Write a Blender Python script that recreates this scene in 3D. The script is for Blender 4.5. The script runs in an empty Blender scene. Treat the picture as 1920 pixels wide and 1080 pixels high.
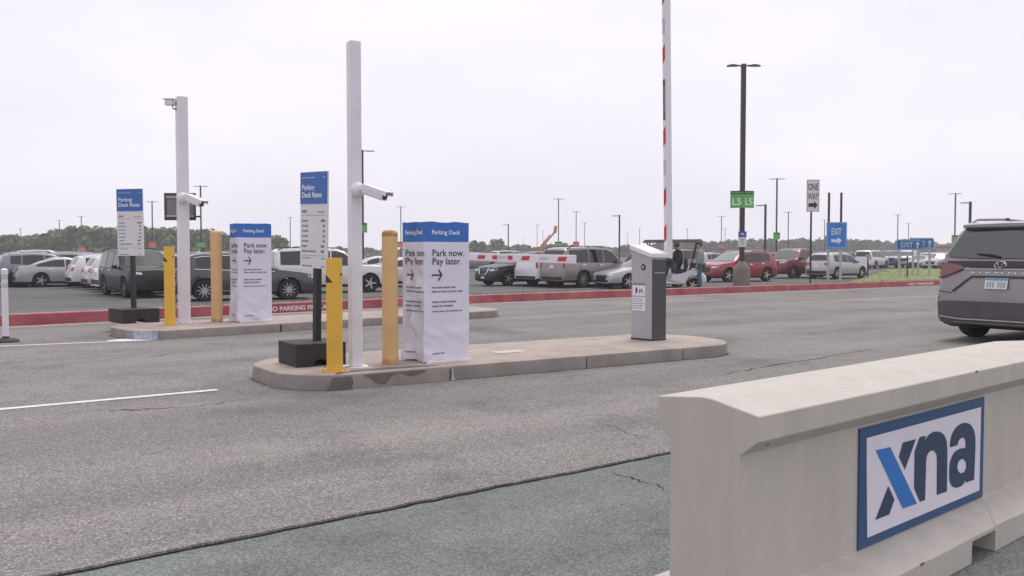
import bpy, bmesh, math, random
from mathutils import Vector, Matrix
from mathutils.bvhtree import BVHTree
from mathutils import noise as mnoise

R = math.radians
rnd = random.Random(7)
scene = bpy.context.scene
COL = scene.collection

# ------------------------------------------------------------------ camera, sky, sun, exposure
F_PX, CX, CY, CAM_H, HOR = 1700.0, 960.0, 540.0, 1.32, 474.0
PITCH = math.atan((CY - HOR) / F_PX)
cam_d = bpy.data.cameras.new('camera')
cam_d.sensor_width = 36.0
cam_d.lens = 36.0 * F_PX / 1920.0
cam_d.clip_start = 0.05
cam_d.clip_end = 6000.0
cam = bpy.data.objects.new('camera', cam_d)
COL.objects.link(cam)
cam.location = (0, 0, CAM_H)
cam.rotation_euler = (math.pi / 2 - PITCH, 0, 0)
scene.camera = cam

SUN_EL, SUN_AZ = R(66), R(25)      # azimuth clockwise from +Y
world = bpy.data.worlds.new('World')
scene.world = world
world.use_nodes = True
wn, wl = world.node_tree.nodes, world.node_tree.links
wn.clear()
w_out = wn.new('ShaderNodeOutputWorld')
sky = wn.new('ShaderNodeTexSky')
sky.sky_type = 'NISHITA'
sky.sun_disc = False
sky.sun_elevation = SUN_EL
sky.sun_rotation = SUN_AZ
sky.air_density = 1.0
sky.dust_density = 4.0
bg_sky = wn.new('ShaderNodeBackground')
bg_sky.inputs['Strength'].default_value = 0.08
wl.new(sky.outputs['Color'], bg_sky.inputs['Color'])
tcw = wn.new('ShaderNodeTexCoord')
mapw = wn.new('ShaderNodeMapping')
mapw.inputs['Scale'].default_value = (1.0, 1.0, 2.6)
wl.new(tcw.outputs['Generated'], mapw.inputs['Vector'])
nzw = wn.new('ShaderNodeTexNoise')
nzw.inputs['Scale'].default_value = 2.2
nzw.inputs['Detail'].default_value = 5
wl.new(mapw.outputs['Vector'], nzw.inputs['Vector'])
rmpw = wn.new('ShaderNodeValToRGB')
rmpw.color_ramp.elements[0].position = 0.3
rmpw.color_ramp.elements[0].color = (0.795, 0.77, 0.875, 1)
rmpw.color_ramp.elements[1].position = 0.75
rmpw.color_ramp.elements[1].color = (0.97, 0.925, 0.99, 1)
wl.new(nzw.outputs['Fac'], rmpw.inputs['Fac'])
bg_cl = wn.new('ShaderNodeBackground')
bg_cl.inputs['Strength'].default_value = 0.94
wl.new(rmpw.outputs['Color'], bg_cl.inputs['Color'])
mixw = wn.new('ShaderNodeMixShader')
mixw.inputs['Fac'].default_value = 0.93
wl.new(bg_sky.outputs[0], mixw.inputs[1])
wl.new(bg_cl.outputs[0], mixw.inputs[2])
wl.new(mixw.outputs[0], w_out.inputs['Surface'])

sun_d = bpy.data.lights.new('sun', 'SUN')
sun_d.energy = 1.5
sun_d.angle = R(28)
sun_d.color = (1.0, 0.97, 0.92)
sun = bpy.data.objects.new('sun', sun_d)
COL.objects.link(sun)
sdir = Vector((math.sin(SUN_AZ) * math.cos(SUN_EL), math.cos(SUN_AZ) * math.cos(SUN_EL), math.sin(SUN_EL)))
sun.rotation_euler = sdir.to_track_quat('Z', 'Y').to_euler()
sun.location = sdir * 50

scene.view_settings.view_transform = 'Standard'
scene.view_settings.look = 'None'
scene.view_settings.exposure = 0.32
scene.view_settings.gamma = 1.0
scene.view_settings.use_curve_mapping = False
scene.cycles.max_bounces = 6
scene.cycles.volume_bounces = 2
scene.cycles.use_denoising = True

# ------------------------------------------------------------------ measuring helpers (survey of the place from the photograph)
def ray(px, py):
    u, v = (px - CX) / F_PX, (CY - py) / F_PX
    c, s = math.cos(PITCH), math.sin(PITCH)
    return Vector((u, c + v * s, -s + v * c))
def G(px, py, z=0.0):
    d = ray(px, py); t = (z - CAM_H) / d.z
    return Vector((d.x * t, d.y * t, z))
def XAT(px, Y):
    return (px - CX) / F_PX * Y
def ZAT(py, Y):
    d = ray(CX, py); return CAM_H + Y * d.z / d.y

# ------------------------------------------------------------------ materials
MATS = {}
def mat(name, col, rough=0.6, metal=0.0, var=0.06, scale=6.0, bump=0.0, bscale=40.0, spec=0.5, coat=0.0, trans=0.0, detail=4, col2=None, emis=None):
    if name in MATS: return MATS[name]
    m = bpy.data.materials.new(name); m.use_nodes = True
    n, l = m.node_tree.nodes, m.node_tree.links
    b = n['Principled BSDF']
    b.inputs['Roughness'].default_value = rough
    b.inputs['Metallic'].default_value = metal
    b.inputs['Specular IOR Level'].default_value = spec
    if coat: b.inputs['Coat Weight'].default_value = coat; b.inputs['Coat Roughness'].default_value = 0.06
    tc = n.new('ShaderNodeTexCoord')
    nz = n.new('ShaderNodeTexNoise'); nz.inputs['Scale'].default_value = scale; nz.inputs['Detail'].default_value = detail
    l.new(tc.outputs['Object'], nz.inputs['Vector'])
    rp = n.new('ShaderNodeValToRGB')
    a = col; c2 = col2 if col2 else tuple(min(1, c * (1 + var)) for c in col)
    a = tuple(c * (1 - var) for c in col) if not col2 else col
    rp.color_ramp.elements[0].position = 0.32; rp.color_ramp.elements[0].color = (*a, 1)
    rp.color_ramp.elements[1].position = 0.68; rp.color_ramp.elements[1].color = (*c2, 1)
    l.new(nz.outputs['Fac'], rp.inputs['Fac'])
    l.new(rp.outputs['Color'], b.inputs['Base Color'])
    if bump:
        n2 = n.new('ShaderNodeTexNoise'); n2.inputs['Scale'].default_value = bscale; n2.inputs['Detail'].default_value = 3
        l.new(tc.outputs['Object'], n2.inputs['Vector'])
        bp = n.new('ShaderNodeBump'); bp.inputs['Strength'].default_value = bump; bp.inputs['Distance'].default_value = 0.01
        l.new(n2.outputs['Fac'], bp.inputs['Height']); l.new(bp.outputs['Normal'], b.inputs['Normal'])
    MATS[name] = m
    return m

def mat_asphalt(name, base, dark, light, agg=90.0, patch=0.35, bump=0.5, specks=True, warm=None):
    m = bpy.data.materials.new(name); m.use_nodes = True
    n, l = m.node_tree.nodes, m.node_tree.links
    b = n['Principled BSDF']; b.inputs['Roughness'].default_value = 0.9; b.inputs['Specular IOR Level'].default_value = 0.25
    tc = n.new('ShaderNodeTexCoord')
    vo = n.new('ShaderNodeTexVoronoi'); vo.inputs['Scale'].default_value = agg
    l.new(tc.outputs['Object'], vo.inputs['Vector'])
    rp = n.new('ShaderNodeValToRGB'); cr = rp.color_ramp
    cr.elements[0].position = 0.0; cr.elements[0].color = (*dark, 1)
    cr.elements[1].position = 1.0; cr.elements[1].color = (*light, 1)
    e = cr.elements.new(0.35); e.color = (*base, 1)
    e = cr.elements.new(0.75); e.color = (*[c * 1.12 for c in base], 1)
    sp = n.new('ShaderNodeSeparateColor'); l.new(vo.outputs['Color'], sp.inputs['Color'])
    l.new(sp.outputs['Red'], rp.inputs['Fac'])
    # grout between the stones
    mp = n.new('ShaderNodeMapRange'); mp.inputs['From Min'].default_value = 0.25; mp.inputs['From Max'].default_value = 0.65
    mp.inputs['To Min'].default_value = 1.0; mp.inputs['To Max'].default_value = 0.62
    l.new(vo.outputs['Distance'], mp.inputs['Value'])
    mx = n.new('ShaderNodeMix'); mx.data_type = 'RGBA'; mx.blend_type = 'MULTIPLY'; mx.inputs['Factor'].default_value = 1.0
    l.new(rp.outputs['Color'], mx.inputs['A']); l.new(mp.outputs['Result'], mx.inputs['B'])
    # large stains and wear bands, stretched along the lane
    mpp = n.new('ShaderNodeMapping'); mpp.vector_type = 'TEXTURE'; mpp.inputs['Rotation'].default_value = (0, 0, R(37)); mpp.inputs['Scale'].default_value = (5.5, 1.1, 1)
    l.new(tc.outputs['Object'], mpp.inputs['Vector'])
    nz = n.new('ShaderNodeTexNoise'); nz.inputs['Scale'].default_value = 1.1; nz.inputs['Detail'].default_value = 6; nz.inputs['Roughness'].default_value = 0.6
    l.new(mpp.outputs['Vector'], nz.inputs['Vector'])
    r2 = n.new('ShaderNodeValToRGB'); r2.color_ramp.elements[0].position = 0.3; r2.color_ramp.elements[1].position = 0.72
    lo = 1 - patch; r2.color_ramp.elements[0].color = (lo, lo, lo * 0.99, 1)
    wmc = warm or (1.06, 1.0, 0.98)
    r2.color_ramp.elements[1].color = (*wmc, 1)
    l.new(nz.outputs['Fac'], r2.inputs['Fac'])
    m2 = n.new('ShaderNodeMix'); m2.data_type = 'RGBA'; m2.blend_type = 'MULTIPLY'; m2.inputs['Factor'].default_value = 1.0
    l.new(mx.outputs['Result'], m2.inputs['A']); l.new(r2.outputs['Color'], m2.inputs['B'])
    # worn wheel paths running with the lanes
    mw = n.new('ShaderNodeMapping'); mw.vector_type = 'TEXTURE'; mw.inputs['Rotation'].default_value = (0, 0, R(37)); mw.inputs['Scale'].default_value = (22, 1.25, 1)
    l.new(tc.outputs['Object'], mw.inputs['Vector'])
    nw = n.new('ShaderNodeTexNoise'); nw.inputs['Scale'].default_value = 1.0; nw.inputs['Detail'].default_value = 2; nw.inputs['Distortion'].default_value = 0.4
    l.new(mw.outputs['Vector'], nw.inputs['Vector'])
    rw_ = n.new('ShaderNodeValToRGB'); rw_.color_ramp.elements[0].position = 0.40; rw_.color_ramp.elements[0].color = (0.88, 0.88, 0.88, 1)
    rw_.color_ramp.elements[1].position = 0.58; rw_.color_ramp.elements[1].color = (1.05, 1.05, 1.05, 1)
    l.new(nw.outputs['Fac'], rw_.inputs['Fac'])
    mw2 = n.new('ShaderNodeMix'); mw2.data_type = 'RGBA'; mw2.blend_type = 'MULTIPLY'; mw2.inputs['Factor'].default_value = 1.0
    l.new(m2.outputs['Result'], mw2.inputs['A']); l.new(rw_.outputs['Color'], mw2.inputs['B']); m2 = mw2
    # oil spots and dirt
    n3 = n.new('ShaderNodeTexNoise'); n3.inputs['Scale'].default_value = 0.55; n3.inputs['Detail'].default_value = 7; n3.inputs['Roughness'].default_value = 0.7
    l.new(tc.outputs['Object'], n3.inputs['Vector'])
    r3 = n.new('ShaderNodeValToRGB'); r3.color_ramp.elements[0].position = 0.36; r3.color_ramp.elements[0].color = (0.66, 0.66, 0.66, 1)
    r3.color_ramp.elements[1].position = 0.5; r3.color_ramp.elements[1].color = (1, 1, 1, 1)
    l.new(n3.outputs['Fac'], r3.inputs['Fac'])
    m3 = n.new('ShaderNodeMix'); m3.data_type = 'RGBA'; m3.blend_type = 'MULTIPLY'; m3.inputs['Factor'].default_value = 0.8
    l.new(m2.outputs['Result'], m3.inputs['A']); l.new(r3.outputs['Color'], m3.inputs['B'])
    l.new(m3.outputs['Result'], b.inputs['Base Color'])
    bp = n.new('ShaderNodeBump'); bp.inputs['Strength'].default_value = bump; bp.inputs['Distance'].default_value = 0.006; bp.invert = True
    l.new(vo.outputs['Distance'], bp.inputs['Height']); l.new(bp.outputs['Normal'], b.inputs['Normal'])
    return m

def mat_concrete(name, base, stain=0.3, bump=0.25, streak=False, fine=60.0):
    m = bpy.data.materials.new(name); m.use_nodes = True
    n, l = m.node_tree.nodes, m.node_tree.links
    b = n['Principled BSDF']; b.inputs['Roughness'].default_value = 0.88; b.inputs['Specular IOR Level'].default_value = 0.25
    tc = n.new('ShaderNodeTexCoord')
    nz = n.new('ShaderNodeTexNoise'); nz.inputs['Scale'].default_value = 2.3; nz.inputs['Detail'].default_value = 8; nz.inputs['Roughness'].default_value = 0.62
    if streak:
        mpp = n.new('ShaderNodeMapping'); mpp.inputs['Scale'].default_value = (3.0, 3.0, 0.45)
        l.new(tc.outputs['Object'], mpp.inputs['Vector']); l.new(mpp.outputs['Vector'], nz.inputs['Vector'])
    else:
        l.new(tc.outputs['Object'], nz.inputs['Vector'])
    rp = n.new('ShaderNodeValToRGB')
    rp.color_ramp.elements[0].position = 0.3; rp.color_ramp.elements[0].color = (*[c * (1 - stain) for c in base], 1)
    rp.color_ramp.elements[1].position = 0.66; rp.color_ramp.elements[1].color = (*[min(1, c * 1.06) for c in base], 1)
    l.new(nz.outputs['Fac'], rp.inputs['Fac'])
    n2 = n.new('ShaderNodeTexNoise'); n2.inputs['Scale'].default_value = fine; n2.inputs['Detail'].default_value = 4
    l.new(tc.outputs['Object'], n2.inputs['Vector'])
    r2 = n.new('ShaderNodeValToRGB'); r2.color_ramp.elements[0].position = 0.3; r2.color_ramp.elements[0].color = (0.9, 0.9, 0.9, 1)
    r2.color_ramp.elements[1].position = 0.7; r2.color_ramp.elements[1].color = (1.05, 1.05, 1.05, 1)
    l.new(n2.outputs['Fac'], r2.inputs['Fac'])
    mx = n.new('ShaderNodeMix'); mx.data_type = 'RGBA'; mx.blend_type = 'MULTIPLY'; mx.inputs['Factor'].default_value = 1
    l.new(rp.outputs['Color'], mx.inputs['A']); l.new(r2.outputs['Color'], mx.inputs['B'])
    # small pits
    vo = n.new('ShaderNodeTexVoronoi'); vo.inputs['Scale'].default_value = 22
    l.new(tc.outputs['Object'], vo.inputs['Vector'])
    mp = n.new('ShaderNodeMapRange'); mp.inputs['From Min'].default_value = 0.02; mp.inputs['From Max'].default_value = 0.07
    mp.inputs['To Min'].default_value = 0.7; mp.inputs['To Max'].default_value = 1.0
    l.new(vo.outputs['Distance'], mp.inputs['Value'])
    m2 = n.new('ShaderNodeMix'); m2.data_type = 'RGBA'; m2.blend_type = 'MULTIPLY'; m2.inputs['Factor'].default_value = 0.5
    l.new(mx.outputs['Result'], m2.inputs['A']); l.new(mp.outputs['Result'], m2.inputs['B'])
    l.new(m2.outputs['Result'], b.inputs['Base Color'])
    bp = n.new('ShaderNodeBump'); bp.inputs['Strength'].default_value = bump; bp.inputs['Distance'].default_value = 0.004
    l.new(n2.outputs['Fac'], bp.inputs['Height']); l.new(bp.outputs['Normal'], b.inputs['Normal'])
    return m

def mat_glass(name, col, rough=0.05, spec=0.8):
    if name in MATS: return MATS[name]
    m = bpy.data.materials.new(name); m.use_nodes = True
    b = m.node_tree.nodes['Principled BSDF']
    b.inputs['Base Color'].default_value = (*col, 1); b.inputs['Roughness'].default_value = rough
    b.inputs['Specular IOR Level'].default_value = spec
    MATS[name] = m
    return m

def mat_paint(name, col, flake=0.3):
    if name in MATS: return MATS[name]
    m = mat(name, col, rough=0.38, metal=flake, var=0.03, scale=3, coat=0.7)
    return m

def mat_leaf(name, cols, transl=0.25):
    m = bpy.data.materials.new(name); m.use_nodes = True
    n, l = m.node_tree.nodes, m.node_tree.links
    b = n['Principled BSDF']; b.inputs['Roughness'].default_value = 0.75; b.inputs['Specular IOR Level'].default_value = 0.2
    g = n.new('ShaderNodeNewGeometry'); rp = n.new('ShaderNodeValToRGB')
    k = len(cols)
    rp.color_ramp.elements[0].color = (*cols[0], 1); rp.color_ramp.elements[1].color = (*cols[-1], 1)
    for i in range(1, k - 1):
        e = rp.color_ramp.elements.new(i / (k - 1)); e.color = (*cols[i], 1)
    l.new(g.outputs['Random Per Island'], rp.inputs['Fac']); l.new(rp.outputs['Color'], b.inputs['Base Color'])
    return m

ASPH = mat_asphalt('old_asphalt', (0.290, 0.283, 0.272), (0.185, 0.180, 0.173), (0.465, 0.452, 0.432), agg=92, patch=0.18, bump=0.6)
ASPH_NEAR = mat_asphalt('sealed_asphalt', (0.222, 0.238, 0.232), (0.205, 0.220, 0.215), (0.30, 0.312, 0.302), agg=80, patch=0.26, bump=0.18, warm=(1.1, 1.12, 1.1))
ASPH_LOT = mat_asphalt('lot_asphalt', (0.17, 0.175, 0.172), (0.11, 0.11, 0.11), (0.27, 0.27, 0.26), agg=30, patch=0.25, bump=0.3)
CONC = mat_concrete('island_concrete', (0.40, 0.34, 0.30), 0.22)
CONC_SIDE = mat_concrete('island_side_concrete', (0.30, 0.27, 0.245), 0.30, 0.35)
CONC_BAR = mat_concrete('barrier_concrete', (0.50, 0.465, 0.42), 0.07, 0.12, streak=True, fine=140.0)
GUTTER = mat_concrete('gutter_concrete', (0.34, 0.305, 0.27), 0.25)
RED = mat('kerb_red_paint', (0.285, 0.055, 0.075), 0.75, scale=2.2, col2=(0.42, 0.12, 0.135), bump=0.2, bscale=60, detail=9)
KERB_TOP = mat_concrete('kerb_top_concrete', (0.42, 0.29, 0.25), 0.25)
WHITE_LINE = mat('line_paint', (0.66, 0.63, 0.60), 0.8, var=0.14, scale=14, detail=8, bump=0.3, bscale=90)
STENCIL = mat('stencil_paint', (0.70, 0.58, 0.60), 0.8, var=0.12, scale=20)
CRACK = mat('crack_dirt_and_edge_line', (0.022, 0.021, 0.021), 0.95, var=0.3, scale=20, spec=0.1)
WHITE_MET = mat('white_powder_coat', (0.72, 0.70, 0.74), 0.4, var=0.06, scale=3, detail=8)
YELLOW = mat('yellow_paint', (0.72, 0.43, 0.05), 0.45, var=0.06, scale=5, bump=0.08)
TAN = mat('tan_bollard_sleeve', (0.66, 0.43, 0.19), 0.55, var=0.07, scale=4)
RUST = mat('rusty_rim', (0.40, 0.23, 0.09), 0.85, var=0.3, scale=30, bump=0.4)
BLACK = mat('black_metal', (0.022, 0.021, 0.024), 0.5, var=0.2, scale=8)
RUBBER = mat('black_rubber_base', (0.033, 0.030, 0.033), 0.75, var=0.2, scale=9, bump=0.2)
DARK = mat('dark_bronze_pole', (0.045, 0.036, 0.036), 0.5, var=0.1)
STEEL = mat('galvanised_steel', (0.42, 0.42, 0.43), 0.45, metal=0.5, var=0.12, scale=12)
BLUE = mat('sign_blue', (0.045, 0.135, 0.42), 0.5, var=0.03)
BLUE_EXIT = mat('exit_blue', (0.035, 0.20, 0.55), 0.45, var=0.03)
SIGN_WHITE = mat('sign_white', (0.66, 0.65, 0.66), 0.5, var=0.03)
INK = mat('dark_ink', (0.035, 0.03, 0.06), 0.6)
INK_GREY = mat('grey_ink', (0.20, 0.19, 0.24), 0.6)
PRINT_WHITE = mat('white_print', (0.74, 0.74, 0.78), 0.5)
PRINT_PALE = mat('pale_blue_print', (0.42, 0.52, 0.72), 0.5)
GREEN = mat('sign_green', (0.11, 0.42, 0.10), 0.5, var=0.04)
GREEN_DK = mat('sign_dark_green', (0.03, 0.08, 0.035), 0.5)
SIGN_RED = mat('sign_red', (0.62, 0.13, 0.11), 0.5)
GREY_BOX = mat('gate_housing_grey', (0.40, 0.385, 0.42), 0.42, var=0.03)
GREY_DK = mat('gate_panel_charcoal', (0.065, 0.063, 0.072), 0.45, var=0.06)
LID = mat('gate_lid_white', (0.72, 0.70, 0.74), 0.45, var=0.03)
ARM_W = mat('arm_white', (0.74, 0.71, 0.73), 0.4, var=0.02)
ARM_R = mat('arm_red', (0.50, 0.02, 0.035), 0.45)
NAVY = mat('navy_vinyl', (0.018, 0.045, 0.10), 0.45)
LOGO_BLUE = mat('logo_blue', (0.022, 0.17, 0.52), 0.45)
FRAME_BLUE = mat('sign_border_blue', (0.022, 0.075, 0.19), 0.45, var=0.04)
PANEL_W = mat('sign_panel_white', (0.74, 0.70, 0.78), 0.4, var=0.02)
TYRE = mat('tyre_rubber', (0.018, 0.018, 0.019), 0.85, var=0.2)
RIM = mat('alloy_rim', (0.46, 0.46, 0.47), 0.35, metal=0.6, var=0.05)
RIM_DK = mat('dark_alloy', (0.10, 0.10, 0.105), 0.4, metal=0.5)
CHROME = mat('chrome', (0.70, 0.70, 0.72), 0.18, metal=0.9, var=0.02)
PLASTIC = mat('black_car_plastic', (0.02, 0.02, 0.021), 0.6, var=0.15)
GLASS_DK = mat_glass('dark_car_glass', (0.012, 0.013, 0.014), 0.04, 0.75)
GLASS_WS = mat_glass('windscreen_glass', (0.10, 0.13, 0.12), 0.05, 0.9)
LENS = mat_glass('headlight_lens', (0.55, 0.55, 0.56), 0.1, 0.8)
TAIL = mat_glass('tail_lens', (0.33, 0.012, 0.018), 0.12, 0.6)
TAIL_DK = mat_glass('smoked_tail_lens', (0.17, 0.05, 0.06), 0.12, 0.7)
PLATE_M = mat('licence_plate', (0.62, 0.63, 0.64), 0.5, var=0.05)
DAMP = mat('damp_stain', (0.135, 0.12, 0.105), 0.7, var=0.12, scale=8)
SPILL = mat('spilt_white_paint', (0.72, 0.70, 0.74), 0.6, var=0.08, scale=10)
SPILL_BLUE = mat('thin_paint_film', (0.36, 0.40, 0.46), 0.6, var=0.3, scale=16, detail=7)

# ------------------------------------------------------------------ mesh helpers
class MB:
    def __init__(s): s.v = []; s.f = []; s.mi = []
    def add(s, vs, fs, mi=0):
        o = len(s.v); s.v += [tuple(p) for p in vs]
        for f in fs: s.f.append(tuple(i + o for i in f)); s.mi.append(mi)
        return s
    def box(s, lo, hi, mi=0, M=None):
        x0, y0, z0 = lo; x1, y1, z1 = hi
        vs = [Vector(p) for p in ((x0,y0,z0),(x1,y0,z0),(x1,y1,z0),(x0,y1,z0),(x0,y0,z1),(x1,y0,z1),(x1,y1,z1),(x0,y1,z1))]
        if M: vs = [M @ p for p in vs]
        return s.add(vs, [(0,3,2,1),(4,5,6,7),(0,1,5,4),(1,2,6,5),(2,3,7,6),(3,0,4,7)], mi)
    def tube(s, pts, rad, n=10, mi=0, cap=True, rot=0.0):
        pts = [Vector(p) for p in pts]
        if not isinstance(rad, (list, tuple)): rad = [rad] * len(pts)
        o = len(s.v); up = None
        for i, p in enumerate(pts):
            t = (pts[min(i + 1, len(pts) - 1)] - pts[max(i - 1, 0)]).normalized()
            a = Vector((0, 0, 1)) if abs(t.z) < 0.95 else Vector((1, 0, 0))
            if up is None: u = t.cross(a).normalized()
            else:
                u = (up - t * up.dot(t)).normalized()
            up = u; w = t.cross(u)
            for k in range(n):
                an = 2 * math.pi * k / n + rot
                s.v.append(tuple(p + (u * math.cos(an) + w * math.sin(an)) * rad[i]))
        for i in range(len(pts) - 1):
            for k in range(n):
                a, b = o + i * n + k, o + i * n + (k + 1) % n
                s.f.append((a, b, b + n, a + n)); s.mi.append(mi)
        if cap:
            s.f.append(tuple(o + k for k in reversed(range(n)))); s.mi.append(mi)
            e = o + (len(pts) - 1) * n
            s.f.append(tuple(e + k for k in range(n))); s.mi.append(mi)
        return s
    def lathe(s, prof, n=24, axis='z', mi=0, M=None):
        o = len(s.v)
        for (r, h) in prof:
            for k in range(n):
                a = 2 * math.pi * k / n
                c, d = r * math.cos(a), r * math.sin(a)
                p = Vector((c, d, h)) if axis == 'z' else Vector((c, h, d))
                s.v.append(tuple(M @ p if M else p))
        for i in range(len(prof) - 1):
            for k in range(n):
                a, b = o + i * n + k, o + i * n + (k + 1) % n
                s.f.append((a, b, b + n, a + n)); s.mi.append(mi)
        return s
    def prism(s, poly, z0, z1, mi=0, M=None):
        n = len(poly)
        vs = [Vector((x, y, z0)) for x, y in poly] + [Vector((x, y, z1)) for x, y in poly]
        if M: vs = [M @ p for p in vs]
        fs = [tuple(reversed(range(n))), tuple(range(n, 2 * n))] + [(i, (i + 1) % n, n + (i + 1) % n, n + i) for i in range(n)]
        return s.add(vs, fs, mi)
    def mesh(s, name, mats, smooth=None, bevel=0):
        me = bpy.data.meshes.new(name); me.from_pydata(s.v, [], s.f)
        for m in (mats if isinstance(mats, (list, tuple)) else [mats]): me.materials.append(m)
        me.polygons.foreach_set('material_index', s.mi)
        bm = bmesh.new(); bm.from_mesh(me)
        bmesh.ops.recalc_face_normals(bm, faces=bm.faces)
        if bevel:
            bmesh.ops.bevel(bm, geom=[e for e in bm.edges if e.is_manifold and e.calc_face_angle(0) > 0.5], offset=bevel, segments=2, affect='EDGES', profile=0.6)
        bm.to_mesh(me); bm.free()
        if smooth is not None:
            me.polygons.foreach_set('use_smooth', [True] * len(me.polygons)); me.set_sharp_from_angle(angle=R(smooth))
        me.update()
        return me
    def build(s, name, mats, parent=None, smooth=None, bevel=0):
        return link(name, s.mesh(name, mats, smooth, bevel), parent)

def link(name, me, parent=None, M=None):
    o = bpy.data.objects.new(name, me); COL.objects.link(o)
    if parent: o.parent = parent
    if M is not None: o.matrix_local = M
    return o
def thing(name, label, cat, loc=(0, 0, 0), rotz=0.0, group=None, scale=None):
    o = bpy.data.objects.new(name, None); COL.objects.link(o); o.empty_display_size = 0.2
    o.location = loc; o.rotation_euler = (0, 0, rotz)
    if scale: o.scale = scale
    tag(o, label, cat, group); return o
def tag(o, label, cat, group=None):
    o['label'] = label; o['category'] = cat
    if group: o['group'] = group
    return o
def struct(o): o['kind'] = 'structure'; return o

def text_mesh(s, size, mats, align='LEFT', bold=0.0, spacing=1.0, line=1.0, extrude=0.0015, fit=None):
    cu = bpy.data.curves.new('lettering', 'FONT'); cu.body = s; cu.size = size; cu.align_x = align
    cu.offset = bold; cu.space_character = spacing; cu.space_line = line; cu.extrude = extrude; cu.resolution_u = 3
    ob = bpy.data.objects.new('tmp', cu); COL.objects.link(ob)
    bpy.context.view_layer.update()
    me = bpy.data.meshes.new_from_object(ob.evaluated_get(bpy.context.evaluated_depsgraph_get()))
    bpy.data.objects.remove(ob); bpy.data.curves.remove(cu)
    me.materials.clear(); me.materials.append(mats); me.name = 'lettering'
    if fit:
        xs = [v.co.x for v in me.vertices]; k = fit / (max(xs) - min(xs))
        for v in me.vertices: v.co.x *= k
    return me
TXT_ROT = Matrix.Rotation(math.pi / 2, 4, 'X')   # text plane -> local XZ, facing -Y
def put_text(s, size, m, parent, x, y, z, **kw):
    me = text_mesh(s, size, m, **kw)
    return link('lettering', me, parent, Matrix.Translation((x, y, z)) @ TXT_ROT)

# ------------------------------------------------------------------ ground, road, kerb, lot
SEAM_O = Vector((-1.71, 3.83)); SEAM_D = Vector((0.789, 0.614)).normalized()
def catmull(pts, k):
    out = []
    P = [2 * Vector(pts[0]) - Vector(pts[1])] + [Vector(p) for p in pts] + [2 * Vector(pts[-1]) - Vector(pts[-2])]
    for i in range(1, len(P) - 2):
        for j in range(k):
            t = j / k; a, b, c, d = P[i - 1], P[i], P[i + 1], P[i + 2]
            out.append(0.5 * ((2 * b) + (c - a) * t + (2 * a - 5 * b + 4 * c - d) * t * t + (3 * b - 3 * c + d - a) * t ** 3))
    out.append(P[-2]); return out
KERB = catmull([(-46, -17), (-26, 1.0), (-15, 10.7), (-9.1, 16.1), (-1.25, 23.3), (5.2, 28.1), (11.5, 32.6), (17.4, 36.8), (30, 45.5), (55, 61), (90, 82)], 12)
def kerb_normals(P):
    out = []
    for i in range(len(P)):
        t = (P[min(i + 1, len(P) - 1)] - P[max(i - 1, 0)]).normalized(); out.append(Vector((-t.y, t.x)))
    return out
KN = kerb_normals(KERB)
def strip(offs, name, m, parent=None, smooth=None):      # offs: list of (distance beyond kerb face, z)
    b = MB(); n = len(offs)
    vs = [(p.x + kn.x * q, p.y + kn.y * q, z) for p, kn in zip(KERB, KN) for (q, z) in offs]
    fs = [(i * n + j, (i + 1) * n + j, (i + 1) * n + j + 1, i * n + j + 1) for i in range(len(KERB) - 1) for j in range(n - 1)]
    b.add(vs, fs); return b.build(name, m, parent, smooth)

LOT_Z = -0.33
# far ground to the horizon
g = MB(); g.add([(-2500, -400, -0.75), (2500, -400, -0.75), (2500, 3500, -0.75), (-2500, 3500, -0.75)], [(0, 1, 2, 3)])
GRASS_FAR = mat('far_grass', (0.075, 0.10, 0.045), 0.95, scale=0.2, col2=(0.12, 0.14, 0.07))
struct(g.build('ground', GRASS_FAR))
# near apron and main roadway: the older roadway is an overlay that ends in a ragged edge
ap = MB(); ap.add([(-60, -40, -0.014), (70, -40, -0.014), (70, 70, -0.014), (-60, 12, -0.014)], [(0, 1, 2, 3)])
sn = Vector((-SEAM_D.y, SEAM_D.x))
def seam_pt(t):
    w = 0.016 * mnoise.noise(Vector((t * 2.1, 3.1, 0))) + 0.012 * mnoise.noise(Vector((t * 7.0, 9.1, 0))) + 0.006 * mnoise.noise(Vector((t * 30.0, 1.1, 0)))
    return SEAM_O + SEAM_D * t + sn * w
ts = [-45, -20, -10, -5] + [-3 + 0.03 * i for i in range(300)] + [7, 10, 20, 40, 70]
ap2 = MB()
ap_v = []; ap_f = []
for i, t in enumerate(ts):
    p = seam_pt(t); q = SEAM_O + SEAM_D * t - sn * 60
    ap_v += [(p.x + sn.x * 0.05, p.y + sn.y * 0.05, -0.014), (q.x, q.y, -0.014)]
    if i: ap_f.append((2 * i - 2, 2 * i - 1, 2 * i + 1, 2 * i))
ap2.add(ap_v, ap_f)
struct(ap2.build('apron_pavement', ASPH_NEAR))
rd = MB(); rv = []; rf = []
N = len(ts)
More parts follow.
